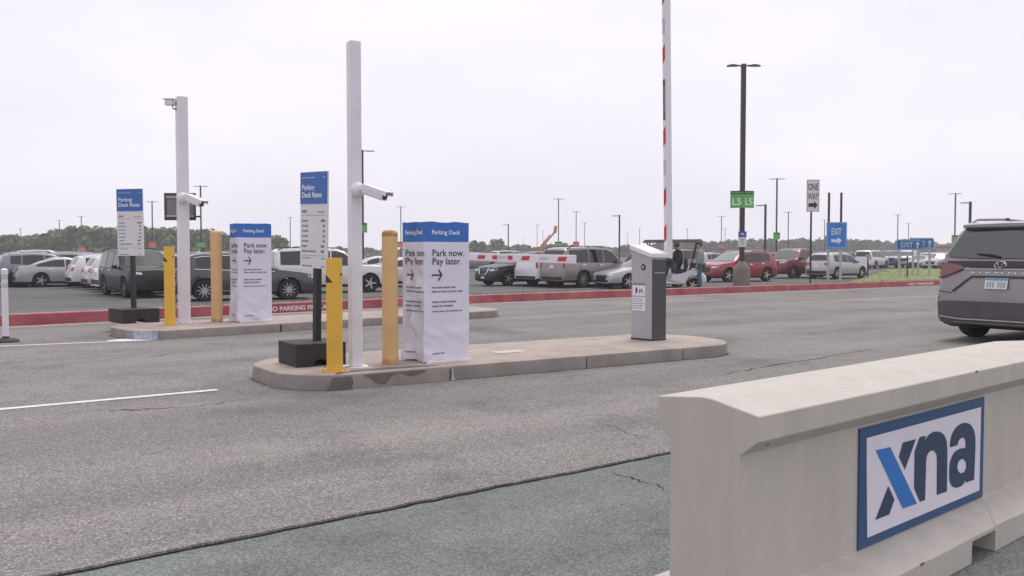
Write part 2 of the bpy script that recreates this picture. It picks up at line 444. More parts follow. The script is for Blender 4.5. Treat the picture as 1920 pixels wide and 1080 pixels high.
# spread the kerb samples over the seam samples by arc parameter along SEAM_D
ks = [((p - SEAM_O).dot(SEAM_D), p) for p in KERB]
def kerb_at(t):
    if t <= ks[0][0]: return ks[0][1]
    for (a, p), (b, q) in zip(ks, ks[1:]):
        if a <= t <= b:
            u = (t - a) / (b - a); return p * (1 - u) + q * u
    return ks[-1][1]
tsr = sorted(set([round(t, 3) for t in ts] + [round(k[0], 3) for k in ks if -45 < k[0] < 110]))
for i, t in enumerate(tsr):
    p = seam_pt(t); q = kerb_at(t)
    rv += [(p.x, p.y, -0.03), (p.x + sn.x * 0.006, p.y + sn.y * 0.006, 0.0), (q.x, q.y, 0.0)]
    if i:
        o = 3 * i; rf += [(o - 3, o - 2, o + 1, o), (o - 2, o - 1, o + 2, o + 1)]
rd.add(rv, rf)
road = struct(rd.build('road', ASPH))
# dirt-filled seam crack and hairline cracks
def crack_strip(b, pts, w, z, wob=0.0, seed=0.0):
    vs = []; fs = []
    n = len(pts)
    for i, p in enumerate(pts):
        t = (pts[min(i + 1, n - 1)] - pts[max(i - 1, 0)]).normalized(); nn = Vector((-t.y, t.x))
        ww = w * (0.35 + 1.1 * abs(mnoise.noise(Vector((i * 0.21 + seed, seed * 3, 0.5))))) * min(1, 4 * min(i + 0.3, n - 0.7 - i) / n)
        off = nn * wob * mnoise.noise(Vector((i * 0.16, seed * 7 + 2, 0)))
        a = p + nn * ww + off; c = p - nn * ww + off
        vs += [(a.x, a.y, z), (c.x, c.y, z)]
        if i: fs.append((2 * i - 2, 2 * i - 1, 2 * i + 1, 2 * i))
    b.add(vs, fs)
cb = MB()
crack_strip(cb, [seam_pt(-3 + 0.03 * i) - sn * 0.004 for i in range(300)], 0.014, -0.010, 0, 1.3)
cb.build('crack_seam', CRACK, road)
def px_line(pts, k=26):
    P = [G(*p).xy for p in pts]; out = []
    for a, c in zip(P, P[1:]):
        out += [a + (c - a) * (j / k) for j in range(k)]
    return out + [P[-1]]
for i, (pts, w, wob) in enumerate([
        ([(1110, 790), (1150, 800), (1182, 815), (1235, 826)], 0.004, 0.05),
        ([(1030, 768), (975, 758)], 0.003, 0.04),
        ([(0, 782), (120, 776), (215, 769), (345, 765), (440, 752), (500, 742)], 0.006, 0.10),
        ([(210, 770), (260, 769), (330, 764)], 0.010, 0.05),
        ([(1320, 710), (1420, 690), (1560, 668), (1700, 642)], 0.010, 0.10),
        ([(0, 690), (110, 684), (260, 670), (420, 655)], 0.010, 0.16),
        ([(900, 606), (1040, 597), (1180, 588), (1330, 583), (1480, 574)], 0.014, 0.12),
        ([(1260, 628), (1420, 640), (1560, 634), (1700, 640)], 0.009, 0.12),
        ([(520, 880), (660, 850), (800, 838)], 0.002, 0.05)]):
    b = MB(); crack_strip(b, px_line(pts), w, 0.003, wob, 2.7 + i * 1.9); b.build('crack', CRACK, road)
b = MB(); crack_strip(b, px_line([(1140, 878), (1190, 894), (1225, 905), (1262, 918)]), 0.006, -0.010, 0.05, 9.1); b.build('crack', CRACK, road)
# loose grit on the roadway
gb = MB()
for i in range(420):
    px, py = rnd.uniform(20, 1240), rnd.uniform(735, 1040)
    p = G(px, py, 0.0)
    if (p.xy - SEAM_O).dot(sn) < 0.05: continue
    s = rnd.uniform(0.003, 0.008); a = rnd.uniform(0, 6.3)
    c, d = math.cos(a) * s, math.sin(a) * s
    gb.add([(p.x - c, p.y - d, 0.0), (p.x + d, p.y - c, 0.0), (p.x + c, p.y + d, 0.0), (p.x - d, p.y + c, 0.0), (p.x, p.y, s * 0.9)], [(0, 1, 4), (1, 2, 4), (2, 3, 4), (3, 0, 4)])
grit = gb.build('grit', mat('grit_stone', (0.42, 0.39, 0.36), 0.9, var=0.4, scale=9)); grit['kind'] = 'stuff'; grit['label'] = 'pale loose grit scattered over the old asphalt'

# kerb, gutter, verge and parking lot beyond
strip([(-0.42, 0.004), (-0.005, 0.006)], 'gutter', GUTTER)['kind'] = 'structure'
kerb = MB(); offs = [(0.0, -0.05), (0.012, 0.20), (0.03, 0.218), (0.10, 0.22), (0.185, 0.22), (0.19, 0.05)]
n = len(offs)
kerb.v = [(p.x + kn.x * q, p.y + kn.y * q, z) for p, kn in zip(KERB, KN) for (q, z) in offs]
for i in range(len(KERB) - 1):
    for j in range(n - 1):
        kerb.f.append((i * n + j, (i + 1) * n + j, (i + 1) * n + j + 1, i * n + j + 1)); kerb.mi.append(0 if j < 2 else 1)
kerb_o = struct(kerb.build('kerb', [RED, KERB_TOP]))
VERGE = mat('dry_verge', (0.20, 0.17, 0.115), 0.95, scale=1.6, col2=(0.13, 0.15, 0.065), detail=7, bump=0.3)
strip([(0.19, 0.20), (1.2, 0.15), (2.3, 0.07)], 'verge', VERGE, smooth=30)['kind'] = 'structure'
strip([(2.3, 0.066), (3.5, 0.02), (5.5, -0.12), (8, -0.26), (10.5, LOT_Z), (14, LOT_Z)], 'parking_lot_edge', ASPH_LOT, smooth=30)['kind'] = 'structure'
lot = MB()
near = [(p + kn * 13.9) for p, kn in zip(KERB, KN)]
lv = [(a.x, a.y, LOT_Z - 0.004) for a in near] + [(a.x * 2.2, max(330, a.y + 100), LOT_Z - 0.004) for a in near]
m_ = len(near)
lot.add(lv, [(i, i + 1, m_ + i + 1, m_ + i) for i in range(m_ - 1)])
struct(lot.build('parking_lot', ASPH_LOT))
# green grass bank on the right between kerb and the far rows
gbk = [i for i in range(len(KERB)) if 11.5 < KERB[i].x < 80]
GRASS = mat('mown_grass', (0.115, 0.165, 0.045), 0.9, scale=0.9, col2=(0.20, 0.22, 0.075), detail=7, bump=0.3)
gr = MB(); rows = [(1.9, 0.15), (10, 0.08), (32, -0.10), (62, -0.30)]
gv = []
for c_, i in enumerate(gbk):
    sh = min(1.0, 0.25 + 0.25 * c_)
    for (q_, z_) in rows: gv.append((KERB[i].x + .40 * (1.9 + (q_ - 1.9) * sh), KERB[i].y + .92 * (1.9 + (q_ - 1.9) * sh) + .8, z_))
gr.add(gv, [(4 * i + j, 4 * i + 4 + j, 4 * i + 5 + j, 4 * i + 1 + j) for i in range(len(gbk) - 1) for j in range(3)])
struct(gr.build('grass_bank', GRASS, smooth=40))
gb = MB()
for i in range(5200):
    if i % 3 == 0:
        c_ = rnd.randrange(1, len(gbk)); i0 = gbk[c_]; sh = min(1.0, 0.25 + 0.25 * c_)
        q_ = 1.9 + rnd.uniform(0, 58) * sh; z_ = 0.15 - 0.45 * ((q_ - 1.9) / 60 / sh)
        p = Vector((KERB[i0].x + .40 * q_ + rnd.uniform(-.6, .6), KERB[i0].y + .92 * q_ + .8, z_)); h = rnd.uniform(0.03, 0.08)
    else:
        i0 = rnd.randrange(40, 100); u = rnd.random()
        if i0 + 1 >= len(KERB): continue
        kp = KERB[i0].lerp(KERB[i0 + 1], u); w = rnd.uniform(0.25, 2.4)
        p = Vector((kp.x + KN[i0].x * w, kp.y + KN[i0].y * w, 0.20 - 0.05 * w)); h = rnd.uniform(0.02, 0.075)
    a = rnd.uniform(0, 6.28); d = h * 0.35
    gb.add([(p.x - d * math.cos(a), p.y - d * math.sin(a), p.z), (p.x + d * math.cos(a), p.y + d * math.sin(a), p.z), (p.x + rnd.uniform(-.5, .5) * h, p.y + rnd.uniform(-.5, .5) * h, p.z + h)], [(0, 1, 2)])
gt = gb.build('grass_tufts', mat_leaf('grass_blades', [(0.09, 0.13, 0.035), (0.15, 0.17, 0.06), (0.22, 0.19, 0.10)])); gt['kind'] = 'stuff'
gt['label'] = 'sparse grass tufts along the verge behind the red kerb'

# stencilled words on the kerb face
def kerb_text(px0, px1, py, s):
    def hit(px):
        d = ray(px, 500)
        for a, c in zip(KERB, KERB[1:]):
            u0, u1 = a.x - d.x / d.y * a.y, c.x - d.x / d.y * c.y
            if u0 * u1 <= 0 and a.y > 3:
                u = u0 / (u0 - u1); return a.lerp(c, u)
    a, c = hit(px0), hit(px1)
    t = (c - a); L = t.length; t.normalize()
    me = text_mesh(s, 0.135, STENCIL, bold=0.006, extrude=0.001, fit=L)
    Mx = Matrix(((t.x, 0, t.y, a.x), (t.y, 0, -t.x, a.y), (0, 1, 0, 0.05), (0, 0, 0, 1)))
    Mx.translation += Vector((t.y, -t.x, 0)) * 0.016
    link('lettering', me, kerb_o, Mx)
kerb_text(500, 625, 590, 'NO PARKING FIRE LANE')
kerb_text(1703, 1750, 538, 'NO PARKING')

# painted lane lines (thick, slightly uneven)
def lane_line(px0, px1, name, w=0.05):
    a, c = G(*px0, 0.004).xy, G(*px1, 0.004).xy
    t = (c - a).normalized(); nn = Vector((-t.y, t.x)); L = (c - a).length
    a = a - t * 3; L += 3
    k = int(L / 0.05); vs = []; fs = []
    for i in range(k + 1):
        p = a + t * (L * i / k); e = 1 + 0.10 * mnoise.noise(Vector((i * 0.35, 1, 0))); f = 1 + 0.10 * mnoise.noise(Vector((i * 0.4, 7, 0)))
        vs += [(p.x + nn.x * w * e, p.y + nn.y * w * e, 0.004), (p.x - nn.x * w * f, p.y - nn.y * w * f, 0.004)]
        if i: fs.append((2 * i - 2, 2 * i - 1, 2 * i + 1, 2 * i))
    b = MB(); b.add(vs, fs); return struct(b.build(name, WHITE_LINE))
lane_line((0, 767), (408, 730.5), 'lane_marking')
lane_line((0, 649), (250, 638.5), 'lane_marking')

# ------------------------------------------------------------------ islands
def island(name, O, ang, s0, s1, w0, w1, h, r0, r1, label=None):
    d = Vector((math.cos(ang), math.sin(ang))); nn = Vector((-d.y, d.x))
    out = []
    def arc(cs, cw, r, a0, a1, k=9):
        for i in range(k + 1):
            a = a0 + (a1 - a0) * i / k; out.append((cs + r * math.cos(a), cw + r * math.sin(a)))
    arc(s0 + r0, w0 + r0, r0, math.pi * 1.5, math.pi, 10)
    arc(s0 + r0, w1 - r0, r0, math.pi, math.pi * .5, 10)
    arc(s1 - r1, w1 - r1, r1, math.pi * .5, 0, 10)
    arc(s1 - r1, w0 + r1, r1, 0, -math.pi * .5, 10)
    # subdivide long sides
    pts = []
    for i, p in enumerate(out):
        q = out[(i + 1) % len(out)]; L = math.dist(p, q); k = max(1, int(L / 0.25))
        for j in range(k): pts.append((p[0] + (q[0] - p[0]) * j / k, p[1] + (q[1] - p[1]) * j / k))
    cx_, cw_ = (s0 + s1) / 2, (w0 + w1) / 2
    def W(s, w, z): p = O + d * s + nn * w; return (p.x, p.y, z)
    b = MB(); n = len(pts)
    rings = [(0.0, -0.03), (0.004, h - 0.05), (0.014, h - 0.016), (0.04, h)]
    for (ins, z) in rings:
        for i, (s, w) in enumerate(pts):
            a, c = pts[i - 1], pts[(i + 1) % n]
            t = Vector((c[0] - a[0], c[1] - a[1])).normalized(); inn = Vector((t.y, -t.x))
            if inn.dot(Vector((cx_ - s, cw_ - w))) < 0 and abs(s - cx_) < 1e9:
                inn = -inn
            jit = 0.004 * mnoise.noise(Vector((s * 3, w * 3, z * 5)))
            b.v.append(W(s + inn.x * (ins + jit), w + inn.y * (ins + jit), z))
    for k in range(len(rings) - 1):
        for i in range(n):
            a, c = k * n + i, k * n + (i + 1) % n
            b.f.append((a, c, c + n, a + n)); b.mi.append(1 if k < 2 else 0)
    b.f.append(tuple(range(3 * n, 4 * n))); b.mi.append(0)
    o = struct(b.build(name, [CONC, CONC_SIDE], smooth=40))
    edge = [O + d * s + nn * w for s, w in pts]; edge.append(edge[0])
    fine = [a.lerp(c, j / 5) for a, c in zip(edge, edge[1:]) for j in range(5)]
    cbk = MB(); crack_strip(cbk, fine, 0.017, 0.003, 0.004, s0); cbk.build('edge_line', CRACK, o)  # thin irregular dark strip following the foot of the island
    return o, W, d, nn
ISL_H = 0.16
A1 = math.atan2(0.549, 0.836)
isl1, W1, d1, n1 = island('traffic_island', Vector((-1.16, 8.98)), A1, -1.06, 5.12, 0.0, 1.72, ISL_H, 0.62, 0.72)
O2 = G(500, 624).xy
A2 = math.atan2(0.70, 0.72)
isl2, W2, d2, n2 = island('traffic_island', O2, A2, -2.08, 5.6, 0.0, 1.6, 0.15, 0.5, 0.6)
# joints in the island kerb and stains
jb = MB()
def side_decal(b, W, s0, s1, z0, z1, off=-0.004, poly=None):
    if poly: b.add([W(s, off, z) for s, z in poly], [tuple(range(len(poly)))])
    else: b.add([W(s0, off, z0), W(s1, off, z0), W(s1, off, z1), W(s0, off, z1)], [(0, 1, 2, 3)])
for s in (0.62, 2.4, 3.9): side_decal(jb, W1, s, s + 0.008, 0.0, 0.13)
for s in (0.25, 1.6, 3.0): side_decal(jb, W2, s, s + 0.025, 0.0, 0.12)
jb.build('joint', CRACK, isl1)
sb = MB()
def wob_poly(W, pts, off=-0.005): sb.add([W(s, off, z) for s, z in pts], [tuple(range(len(pts)))])
wob_poly(W1, [(-0.72, .005), (-0.47, .003), (-0.45, .08), (-0.47, .128), (-0.66, .128), (-0.69, .06)])
wob_poly(W1, [(-0.36, .13), (-0.27, .10), (-0.22, .05), (-0.15, .028), (-0.10, .03), (-0.07, .08), (-0.01, .118), (0.06, .126), (0.03, .131), (-0.2, .133)], -0.0055)
wob_poly(W1, [(0.03, .130), (0.10, .105), (0.18, .082), (0.25, .095), (0.36, .126), (0.3, .132), (0.15, .134)], -0.006)
sb.build('damp_stain', DAMP, isl1)
# damp tongue running off the top beside the tan bollard
tb = MB(); tb.add([W1(s, w, ISL_H + 0.003) for s, w in [(-0.62, .045), (-0.30, .045), (0.35, .045), (0.55, .05), (0.3, .14), (0.0, .2), (-0.3, .16), (-0.55, .10)]], [tuple(range(8))])
tb.build('damp_stain', DAMP, isl1)
wb_ = MB(); side_decal(wb_, W1, 0, 0, 0, 0, -0.006, [(0.625, .005), (0.685, .004), (0.662, .04), (0.656, .12), (0.644, .12), (0.642, .04)])
wb_.build('paint_drip', mat('drip_paint', (0.46, 0.44, 0.43), .7, var=.2, scale=25), isl1)
# inspection cover on the island top
ic = MB(); ic.add([W1(s, w, ISL_H + 0.004) for s, w in [(1.62, .62), (2.02, .62), (2.02, .84), (1.62, .84)]], [(0, 1, 2, 3)])
ic.build('inspection_cover', mat('cover_plate', (0.50, 0.46, 0.42), 0.7, var=0.1), isl1)
# white paint spilt over the far island's nose
pb = MB()
sp0 = G(252, 637, 0.006)
poly = []
for i in range(28):
    a = 2 * math.pi * i / 28
    r = 0.36 * (1 + 0.16 * mnoise.noise(Vector((math.cos(a) * 1.6, math.sin(a) * 1.6, 2.2))))
    c, s = math.cos(a) * r * 1.0, math.sin(a) * r * 0.62
    poly.append((sp0.x + c * math.cos(0.45) - s * math.sin(0.45), sp0.y + c * math.sin(0.45) + s * math.cos(0.45), 0.007))
pb.add(poly, [tuple(range(28))])
spill = tag(pb.build('paint_spill', SPILL), 'white paint spilt on the asphalt at the far island nose', 'paint spill')
def nose_pt(a, z, off):   # left nose, front corner arc of the far island
    r = 0.5 + off; cs, cw = -2.08 + 0.5, 0.5
    return W2(cs + r * math.cos(a), cw + r * math.sin(a), z)
nb = MB(); vs = []; fs = []
for i in range(13):
    a = math.pi * 1.5 - 0.45 - i / 12 * 0.75
    vs += [nose_pt(a, 0.004, 0.006), nose_pt(a, 0.132, 0.004)]
    if i: fs.append((2 * i - 2, 2 * i - 1, 2 * i + 1, 2 * i))
nb.add(vs, fs); nb.build('paint_film', SPILL_BLUE, spill)

# ------------------------------------------------------------------ concrete barrier with the airport sign
BD = Vector((0.75, 0.6614)).normalized()
bar = thing('concrete_barrier', 'long concrete traffic barrier with capped top carrying a blue bordered letter sign', 'barrier', (0.524, 3.24, 0), math.atan2(BD.y, BD.x))
# local x along the barrier, local -y toward the camera (w = -y)
BL = 3.05
prof = [(-0.10, -0.014), (-0.10, 0.10), (0.056, 0.152), (0.056, 0.655), (0.0, 0.715), (0.0, 0.806), (0.19, 0.826), (0.235, 0.824), (0.42, 0.788), (0.42, 0.703), (0.348, 0.647), (0.348, 0.152), (0.51, 0.10), (0.51, -0.014)]
def bar_section(x, lift=0.0):
    return [(x, -w, max(z, lift) if z < lift else z) for w, z in prof]
b = MB(); NS, NE = 1.48, 1.73
def seg(xs, low):
    P = [(w, (low if z < low else z)) for w, z in prof]
    o = len(b.v); n = len(P)
    for i, x in enumerate(xs):
        for (w, z) in P: b.v.append((x, -w + 0.0015 * mnoise.noise(Vector((x * 4, w * 9, z * 9))), z + 0.0012 * mnoise.noise(Vector((x * 5, w * 7, 4)))))
    for i in range(len(xs) - 1):
        for j in range(n):
            a, c = o + i * n + j, o + i * n + (j + 1) % n
            b.f.append((a, a + n, c + n, c)); b.mi.append(0)
    b.f.append(tuple(range(o, o + n))); b.mi.append(0)
    e = o + (len(xs) - 1) * n; b.f.append(tuple(reversed(range(e, e + n)))); b.mi.append(0)
seg([0, .3, .6, .9, 1.2, NS], -0.014)
seg([NS, NE], 0.082)
seg([NE, 2.0, 2.3, 2.6, 2.9, BL], -0.014)
bo = b.mesh('body', CONC_BAR)
bm = bmesh.new(); bm.from_mesh(bo); bmesh.ops.remove_doubles(bm, verts=bm.verts, dist=0.0005)
bmesh.ops.bevel(bm, geom=[e for e in bm.edges if e.is_manifold and e.calc_face_angle(0) > 0.45 and e.calc_length() > 0.02], offset=0.003, segments=1, affect='EDGES')
bm.to_mesh(bo); bm.free()
link('body', bo, bar)
# chips along the cap edge
CHIP = mat('exposed_aggregate', (0.16, 0.13, 0.11), 0.95, var=0.2)
for (x, w, z, s) in [(1.72, 0.414, .786, .016), (1.0, .505, .098, .02), (0.05, .415, .69, .014)]:
    pts = [(x + s * math.cos(a) * rnd.uniform(.6, 1.5), -w - 0.0065, z + s * .45 * math.sin(a) * rnd.uniform(.5, 1.2)) for a in [i * 0.785 for i in range(8)]]
    cb = MB(); cb.add(pts, [tuple(range(8))]); cb.build('chip', CHIP, bar)
# sign
SX0, SX1, SZ0, SZ1 = 0.79, 1.98, 0.158, 0.636
SW, SH = SX1 - SX0, SZ1 - SZ0
sg = thing('airport_sign', 'blue bordered white sign reading xna on the concrete barrier', 'sign', (bar.location.x, bar.location.y, 0), bar.rotation_euler.z)
YF = -0.348
b = MB(); b.box((SX0, YF - 0.008, SZ0), (SX1, YF - 0.002, SZ1)); b.build('border', FRAME_BLUE, sg)
def homography(src, dst):
    import numpy as np
    A = []; B = []
    for (x, y), (u, v) in zip(src, dst):
        A.append([x, y, 1, 0, 0, 0, -u * x, -u * y]); B.append(u)
        A.append([0, 0, 0, x, y, 1, -v * x, -v * y]); B.append(v)
    h = np.linalg.solve(np.array(A, float), np.array(B, float)); h = list(h) + [1]
    return lambda x, y: ((h[0]*x + h[1]*y + h[2]) / (h[6]*x + h[7]*y + 1), (h[3]*x + h[4]*y + h[5]) / (h[6]*x + h[7]*y + 1))
HG = homography([(57, 300), (722, 130), (692, 710), (20, 975)], [(0, SH), (SW, SH), (SW, 0), (0, 0)])
def filled(polys, name, m, parent, y, thick=0.0016):
    cu = bpy.data.curves.new(name, 'CURVE'); cu.dimensions = '2D'; cu.fill_mode = 'BOTH'; cu.extrude = thick / 2
    for pl in polys:
        sp = cu.splines.new('POLY'); sp.points.add(len(pl) - 1); sp.use_cyclic_u = True
        for i, (x, z) in enumerate(pl): sp.points[i].co = (x, z, 0, 1)
    ob = bpy.data.objects.new('tmp', cu); COL.objects.link(ob); bpy.context.view_layer.update()
    me = bpy.data.meshes.new_from_object(ob.evaluated_get(bpy.context.evaluated_depsgraph_get()))
    bpy.data.objects.remove(ob); bpy.data.curves.remove(cu)
    me.materials.clear(); me.materials.append(m)
    return link(name, me, parent, Matrix.Translation((0, y, 0)) @ TXT_ROT)
def sgp(pts): return [(SX0 + HG(*p)[0], SZ0 + HG(*p)[1]) for p in pts]
def sm(pts, k=4):   # smooth closed outline
    V = [Vector(p) for p in pts]; n = len(V); out = []
    for i in range(n):
        a, b_, c, d = V[i - 1], V[i], V[(i + 1) % n], V[(i + 2) % n]
        for j in range(k):
            t = j / k; out.append(tuple(0.5 * ((2 * b_) + (c - a) * t + (2 * a - 5 * b_ + 4 * c - d) * t * t + (3 * b_ - 3 * c + d - a) * t ** 3)))
    return out
def open_sm(pts, k=5): return [tuple(p) for p in catmull(pts, k)]
filled([sgp([(85, 350), (698, 188), (672, 672), (65, 905)])], 'white_panel', PANEL_W, sg, YF - 0.0095)
filled([sgp([(127, 418), (200, 403), (327, 728), (254, 750)])], 'letter_x', LOGO_BLUE, sg, YF - 0.0125)
filled([sgp([(268, 380), (335, 362), (272, 530), (245, 458)])], 'letter_x', NAVY, sg, YF - 0.0125)
filled([sgp([(182, 622), (210, 697), (180, 780), (110, 805)])], 'letter_x', NAVY, sg, YF - 0.0125)
n_out = [(318, 640), (328, 432), (358, 352), (388, 345), (383, 378)] + open_sm([(383, 378), (402, 345), (428, 326), (455, 323), (482, 338), (497, 372), (501, 430)]) + [(490, 667), (437, 684)] + open_sm([(445, 500), (444, 455), (432, 432), (414, 430), (396, 446), (386, 478), (382, 530)]) + [(371, 710), (345, 717)]
filled([sgp(n_out)], 'letter_n', NAVY, sg, YF - 0.0125)
a_out = [(518, 414)] + open_sm([(519, 395), (530, 345), (555, 302), (590, 279), (622, 281), (645, 307), (656, 350), (656, 410)]) + [(642, 606), (597, 622), (593, 598)] + open_sm([(593, 598), (583, 628), (558, 646), (528, 644), (511, 615), (509, 560), (517, 495), (540, 446), (572, 425), (603, 421)]) + open_sm([(605, 395), (602, 372), (590, 361), (574, 367), (563, 384), (558, 403)])
hole = [(578 + 26 * math.cos(a) + 3 * math.sin(a), 525 - 42 * math.sin(a)) for a in [i * math.pi / 10 for i in range(20)]]
filled([sgp(a_out), sgp(hole)], 'letter_a', NAVY, sg, YF - 0.0125)

# ------------------------------------------------------------------ things on the islands
def bars(b, x0, x1, z, h, y, words):           # print too small to read, as word-length strokes
    x = x0
    for w in words:
        if x + w > x1: break
        b.box((x, y - 0.0012, z), (x + w, y, z + h)); x += w + h * 0.7
def rates_sign(loc, yaw, lean, panel_yaw, base_side, label, post_px, s=1.0):
    t = thing('rates_sign', label, 'sign', loc, yaw)
    h = base_side / 2
    # moulded rubber base with a small arch in one side
    b = MB(); arch = [(-h, 0), (-0.09, 0), (-0.075, .045), (-0.03, .068), (0.03, .068), (0.075, .045), (0.09, 0), (h, 0), (h, .235), (-h, .235)]
    Mx = Matrix.Rotation(math.pi / 2, 4, 'X')
    b.prism(arch, -h, h, 0, Mx)
    b.build('base', RUBBER, t, bevel=0.012)
    px_, py_ = post_px
    P = bpy.data.objects.new('post_frame', None)
    b = MB(); tilt = Matrix.Translation((px_, py_, 0)) @ Matrix.Rotation(panel_yaw, 4, 'Z') @ Matrix.Rotation(lean, 4, 'Y')
    bpy.data.objects.remove(P)
    b.box((-0.032, -0.032, .22), (0.032, 0.032, 1.02 * s + .1), M=tilt)
    b.build('post', BLACK, t)
    zb, zt, hw = 1.0 * s, 2.0 * s, 0.245
    b = MB(); b.box((-hw, -0.052, zb), (hw, -0.034, zt), M=tilt)
    pan = b.build('panel', SIGN_WHITE, t)
    b = MB(); b.box((-hw, -0.056, zt - 0.33 * s), (hw, -0.0525, zt + 0.001), M=tilt)
    b.build('header', BLUE, pan)
    def txt(st, size, m, x, z, **k):
        me = text_mesh(st, size, m, **k)
        link('lettering', me, pan, tilt @ Matrix.Translation((x, -0.0575, z)) @ TXT_ROT)
    txt('Parking\nDeck Rates', 0.078 * s, PRINT_WHITE, -hw + 0.035, zt - 0.185 * s, bold=0.0014, line=1.0)
    b = MB(); bb = MB()
    bars(bb, -hw + .035, .1, zt - 0.062 * s, 0.009, -0.056, [.06, .09, .07]); bars(bb, .17, .22, zt - 0.062 * s, 0.009, -0.056, [.04])
    o = bb.mesh('small_print', PRINT_PALE); o.transform(tilt); link('small_print', o, pan)['kind'] = 'stuff'
    b = MB(); y = -0.0525
    z = zt - 0.42 * s
    bars(b, -hw + .035, .2, z, .026, y, [.085]); bars(b, .08, .23, z, .012, y, [.05, .06])
    b.box((-hw + .03, y - .001, z - .03), (hw - .03, y, z - .026))
    for i, wds in enumerate([[.11], [.03, .07], [.03, .07], [.03, .07], [.03, .07], [.09], [.1, .14]]):
        z = zt - (0.515 + 0.053 * i) * s
        bars(b, -hw + .035, .12, z, .017, y, wds); bars(b, hw - (.11 if i in (0, 5, 6) else .075), hw, z - .003, .026, y, [.075 if i == 0 else (.06 if i > 4 else .035)])
    b.box((-hw + .03, y - .001, zt - .87 * s), (hw - .03, y, zt - .867 * s))
    bars(b, -hw + .035, .1, zt - .90 * s, .010, y, [.07, .08]); bars(b, .14, .23, zt - .90 * s, .010, y, [.07])
    bars(b, -hw + .035, .1, zt - .985 * s, .014, y, [.1, .07]); bars(b, .14, .23, zt - .985 * s, .010, y, [.06])
    o = b.mesh('small_print', INK_GREY); o.transform(tilt); link('small_print', o, pan)['kind'] = 'stuff'
    return t
p = Vector((-2.10, 9.48))
rates_sign((p.x, p.y, ISL_H), A1, R(1.6), -A1 - R(44), 0.54, 'leaning parking rates sign on the near island, black square base', (0.06, 0.02), 1.0)
p = G(250, 600, 0.15)
rates_sign((XAT(250, p.y - .45), p.y - 0.45, 0.15), A2, R(-0.4), -A2 - R(12), 0.62, 'upright parking rates sign on the far island, black square base', (0.0, 0.0), 1.12)

def yellow_post(loc, yaw, h, label):
    t = thing('yellow_post', label, 'post', loc, yaw, 'yellow steel posts on the islands')
    b = MB(); b.box((-.075, -.075, .012), (.075, .075, h)); b.build('tube', YELLOW, t, bevel=0.006)
    b = MB(); b.box((-.135, -.135, 0), (.135, .135, .012)); pl = b.build('base_plate', YELLOW, t, bevel=0.003)
    for sx in (-1, 1):
        for sy in (-1, 1):
            b = MB(); b.lathe([(.0, .03), (.012, .03), (.012, .012)], 8, M=Matrix.Translation((sx * .108, sy * .108, 0))); b.build('bolt', STEEL, pl)
    # black arrow-shaped tape corners low on the head
    zt = h - 0.16
    for poly in ([(-.0765, zt), (-.0765, zt - .08), (-.01, zt - .08)], [(.0765, zt + .02), (.055, zt), (.0765, zt - .02)]):
        b = MB(); b.add([(x, -.0768, z) for x, z in poly], [(0, 1, 2)]); b.build('tape_mark', BLACK, t)
    b = MB(); b.add([(-.0768, y, z) for y, z in [(-.0765, zt), (-.0765, zt - .08), (-.03, zt - .08)]], [(0, 1, 2)]); b.build('tape_mark', BLACK, t)
    return t
p = G(628, 695, ISL_H); yellow_post(p, R(8), 1.11, 'yellow square post on the near island beside the leaning rates sign')
p = G(319, 610, 0.15); yellow_post(p, R(14), 1.27, 'yellow square post on the far island beside the upright rates sign')

def bullet_camera(parent_loc, yaw, pitch, label, s=1.0):
    t = thing('security_camera', label, 'camera', parent_loc, yaw)
    t.scale = (s, s, s)
    # local x = pointing direction, pole surface behind the origin
    b = MB(); b.lathe([(0, -.02), (.062, -.02), (.07, 0), (.066, .04), (.045, .06), (0, .062)], 20, M=Matrix.Rotation(math.pi / 2, 4, 'Y')); b.build('mount', WHITE_MET, t, smooth=40)
    b = MB(); b.tube([(.05, 0, 0), (.085, 0, -.004), (.115, 0, -.012)], [.026, .024, .022], 12); b.build('arm', WHITE_MET, t, smooth=50)
    Mx = Matrix.Translation((.10, 0, -.005)) @ Matrix.Rotation(pitch, 4, 'Y')
    b = MB()
    prof = [(-.042, -.038), (.042, -.038), (.05, -.02), (.05, .025), (.036, .045), (-.036, .045), (-.05, .025), (-.05, -.02)]
    b.prism(prof, 0.0, 0.23, 0, Mx @ Matrix.Rotation(math.pi / 2, 4, 'Y') @ Matrix.Rotation(math.pi / 2, 4, 'Z'))
    hs = b.build('housing', WHITE_MET, t, bevel=0.004)
    b = MB(); b.box((-.01, -.056, .047), (.275, .056, .053), M=Mx); b.box((-.01, -.056, .012), (.275, -.053, .0471), M=Mx); b.box((-.01, .053, .012), (.275, .056, .0471), M=Mx); b.build('sunshield', WHITE_MET, hs)
    b = MB(); b.lathe([(0, .231), (.034, .231), (.036, .225)], 18, M=Mx @ Matrix.Rotation(math.pi / 2, 4, 'Y')); b.build('lens', GLASS_DK, hs)
    return t
def camera_pole(loc, yaw, h, label, half=.07):
    t = thing('camera_pole', label, 'pole', loc, yaw, 'white camera poles on the islands')
    b = MB(); b.box((-half, -half, .014), (half, half, h)); b.build('tube', WHITE_MET, t, bevel=0.008)
    b = MB(); b.box((-half + .004, -half + .004, h), (half - .004, half - .004, h + .008)); b.build('end_cap', WHITE_MET, t)
    b = MB(); b.box((-.13, -.13, 0), (.13, .13, .014)); pl = b.build('base_plate', WHITE_MET, t, bevel=0.003)
    for sx in (-1, 1):
        for sy in (-1, 1):
            b = MB(); b.lathe([(.0, .032), (.011, .032), (.011, .014)], 8, M=Matrix.Translation((sx * .106, sy * .106, 0))); b.build('bolt', STEEL, pl)
    return t
P1 = G(667, 688.5, ISL_H); pole_yaw1 = R(30)
